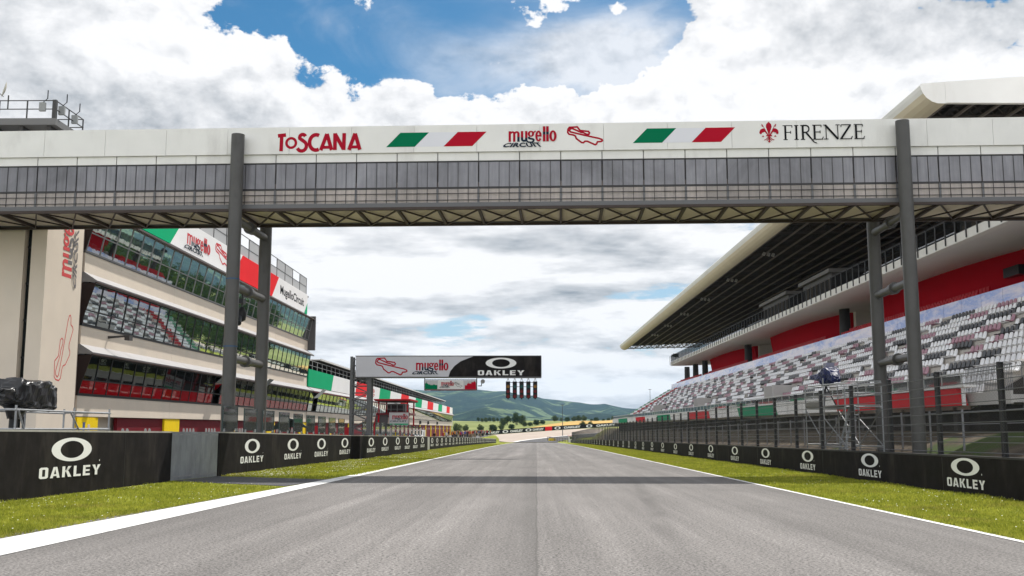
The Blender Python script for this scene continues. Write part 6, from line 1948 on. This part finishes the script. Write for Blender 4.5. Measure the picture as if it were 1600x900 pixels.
# the wood on the slope behind the stand, seen mirrored in the pit windows
mb = MB(); rr = random.Random(12)
for q in range(140):
    y = rr.uniform(240, 640); x = .16 * y + 18 + rr.uniform(0, 1) ** 1.5 * 130; gz = ground(x, y); h = rr.uniform(9, 17); w = h * .8
    for _ in range(260):
        d = Vector((rr.gauss(0, 1), rr.gauss(0, 1), rr.gauss(0, 1))).normalized() * rr.uniform(.6, 1.0)
        p = Vector((x + d.x * w * .5, y + d.y * w * .5, gz + h * .52 + d.z * h * .5)); n = (d + Vector((rr.gauss(0, .4), rr.gauss(0, .4), rr.gauss(0, .4)))).normalized()
        a = n.orthogonal().normalized(); b = n.cross(a); k = rr.uniform(.5, 1.0)
        mb.add([p - a * k, p - b * k * .7, p + a * k, p + b * k * .7], [(0, 1, 2, 3)])
struct(mb.build('woods', LEAF[0]), 'stuff')

for px_, y, top, lab in ((1014.5, 500, 22, 'tall thin dark mast behind the far end of the mesh fence'), (878.5, 430, 13, 'slim pale mast in front of the gravel at the far bend')):
    x = (px_ - 820) / 1600 * y
    t = thing('mast', lab, 'mast', (x, y, ground(x, y)))
    MB().tube((x, y, ground(x, y) - .2), (x, y, top - 2), .16, .08, 8).build('pole', mat('mast steel', (.06, .06, .065), .5), t)
    MB().box(x - .7, x + .7, y - .1, y + .1, top - 2.3, top - 2.1).build('crossarm', mat('mast steel', (.06, .06, .065), .5), t)

# small objects beyond the end of the right wall
t = thing('marshal_post', 'small white marshal cabin at the far end of the mesh fence', 'cabin', (15.8, 352, g(352)))
MB().box(14.8, 17.2, 350, 353, g(352) - .1, g(352) + 2.1).build('cabin', mat('van white', (.62, .62, .62), .3), t)
MB().box(14.6, 17.4, 349.8, 353.2, g(352) + 2.1, g(352) + 2.25).build('roof', mat('red board', (.40, .015, .025), .5), t)
MB().box(15.2, 16.6, 349.95, 349.99, g(352) + 1.1, g(352) + 1.8).build('window', SOLAR, t)
t = thing('yellow_marker', 'small yellow foam block on the grass near the far bend', 'marker', (9.8, 372, g(372)))
MB().prism([(-1.4, 0), (1.4, 0), (1.2, 1.1), (-1.2, 1.1)], lambda a, b: (9.8 + a, 372, g(372) + b), lambda a, b: (9.8 + a, 372.6, g(372) + b)).build('foam_block', mat('yellow board', (.62, .44, .02), .5), t)
t = thing('end_fence', 'low brown fence running on from the end of the right wall towards the bend', 'fence', (13, 355, g(355)))
for i in range(9):
    x = 14.4 - i * .75; y = 345 + i * 5.0
    MB().box(x - .06, x + .06, y - .06, y + .06, g(y) - .1, g(y) + 1.5).build('post', BARK, t)
mb = MB()
for i in range(8):
    for h in (.3, .7, 1.1, 1.4):
        mb.bar((14.4 - i * .75, 345 + i * 5, g(345 + i * 5) + h), (14.4 - (i + 1) * .75, 350 + i * 5, g(350 + i * 5) + h), .05, .16)
mb.build('rails', mat('weathered rail', (.22, .19, .16), .9), t)

# black tyres stacked behind the mesh fence at the foot of the right bridge column
for i, (x, y) in enumerate(((13.0, 41.2), (13.1, 40.3))):
    t = thing('tyre_stack', ['pair of black tyres stacked against the rear right bridge column', 'pair of black tyres stacked just in front of the other tyre pair'][i], 'tyres', (x, y, ground(x, y)), 'tyres behind the mesh fence')
    for q in range(4):
        mb = MB(); n = 16; vs = []
        for a in range(n):
            for b in range(8):
                A, B = 6.28318 * a / n, 6.28318 * b / 8
                vs.append((x + (.27 + .10 * math.cos(B)) * math.cos(A), y + (.27 + .10 * math.cos(B)) * math.sin(A), ground(x, y) + .12 + q * .235 + .115 * math.sin(B)))
        mb.add(vs, [(a*8+b, a*8+(b+1) % 8, ((a+1) % n)*8+(b+1) % 8, ((a+1) % n)*8+b) for a in range(n) for b in range(8)], 0, True)
        mb.build('tyre', mat('tyre', (.02, .02, .02), .8), t)

# ------------------------------------------------------------------ the air between here and the hills
def haze():
    m = bpy.data.materials.new('air'); m.use_nodes = True
    q = NT(m.node_tree); q.n.clear()
    out = q.new('ShaderNodeOutputMaterial'); v = q.new('ShaderNodeVolumePrincipled')
    v.inputs['Color'].default_value = (.42, .70, 1.0, 1)
    v.inputs['Density'].default_value = HAZE_DENSITY
    v.inputs['Anisotropy'].default_value = 0.0
    q.l.new(v.outputs[0], out.inputs['Volume'])
    o = MB().box(-5200, 5200, -300, 7200, -40, 330).build('haze', m)
    struct(o, 'stuff')
HAZE_DENSITY = 0.000045
haze()
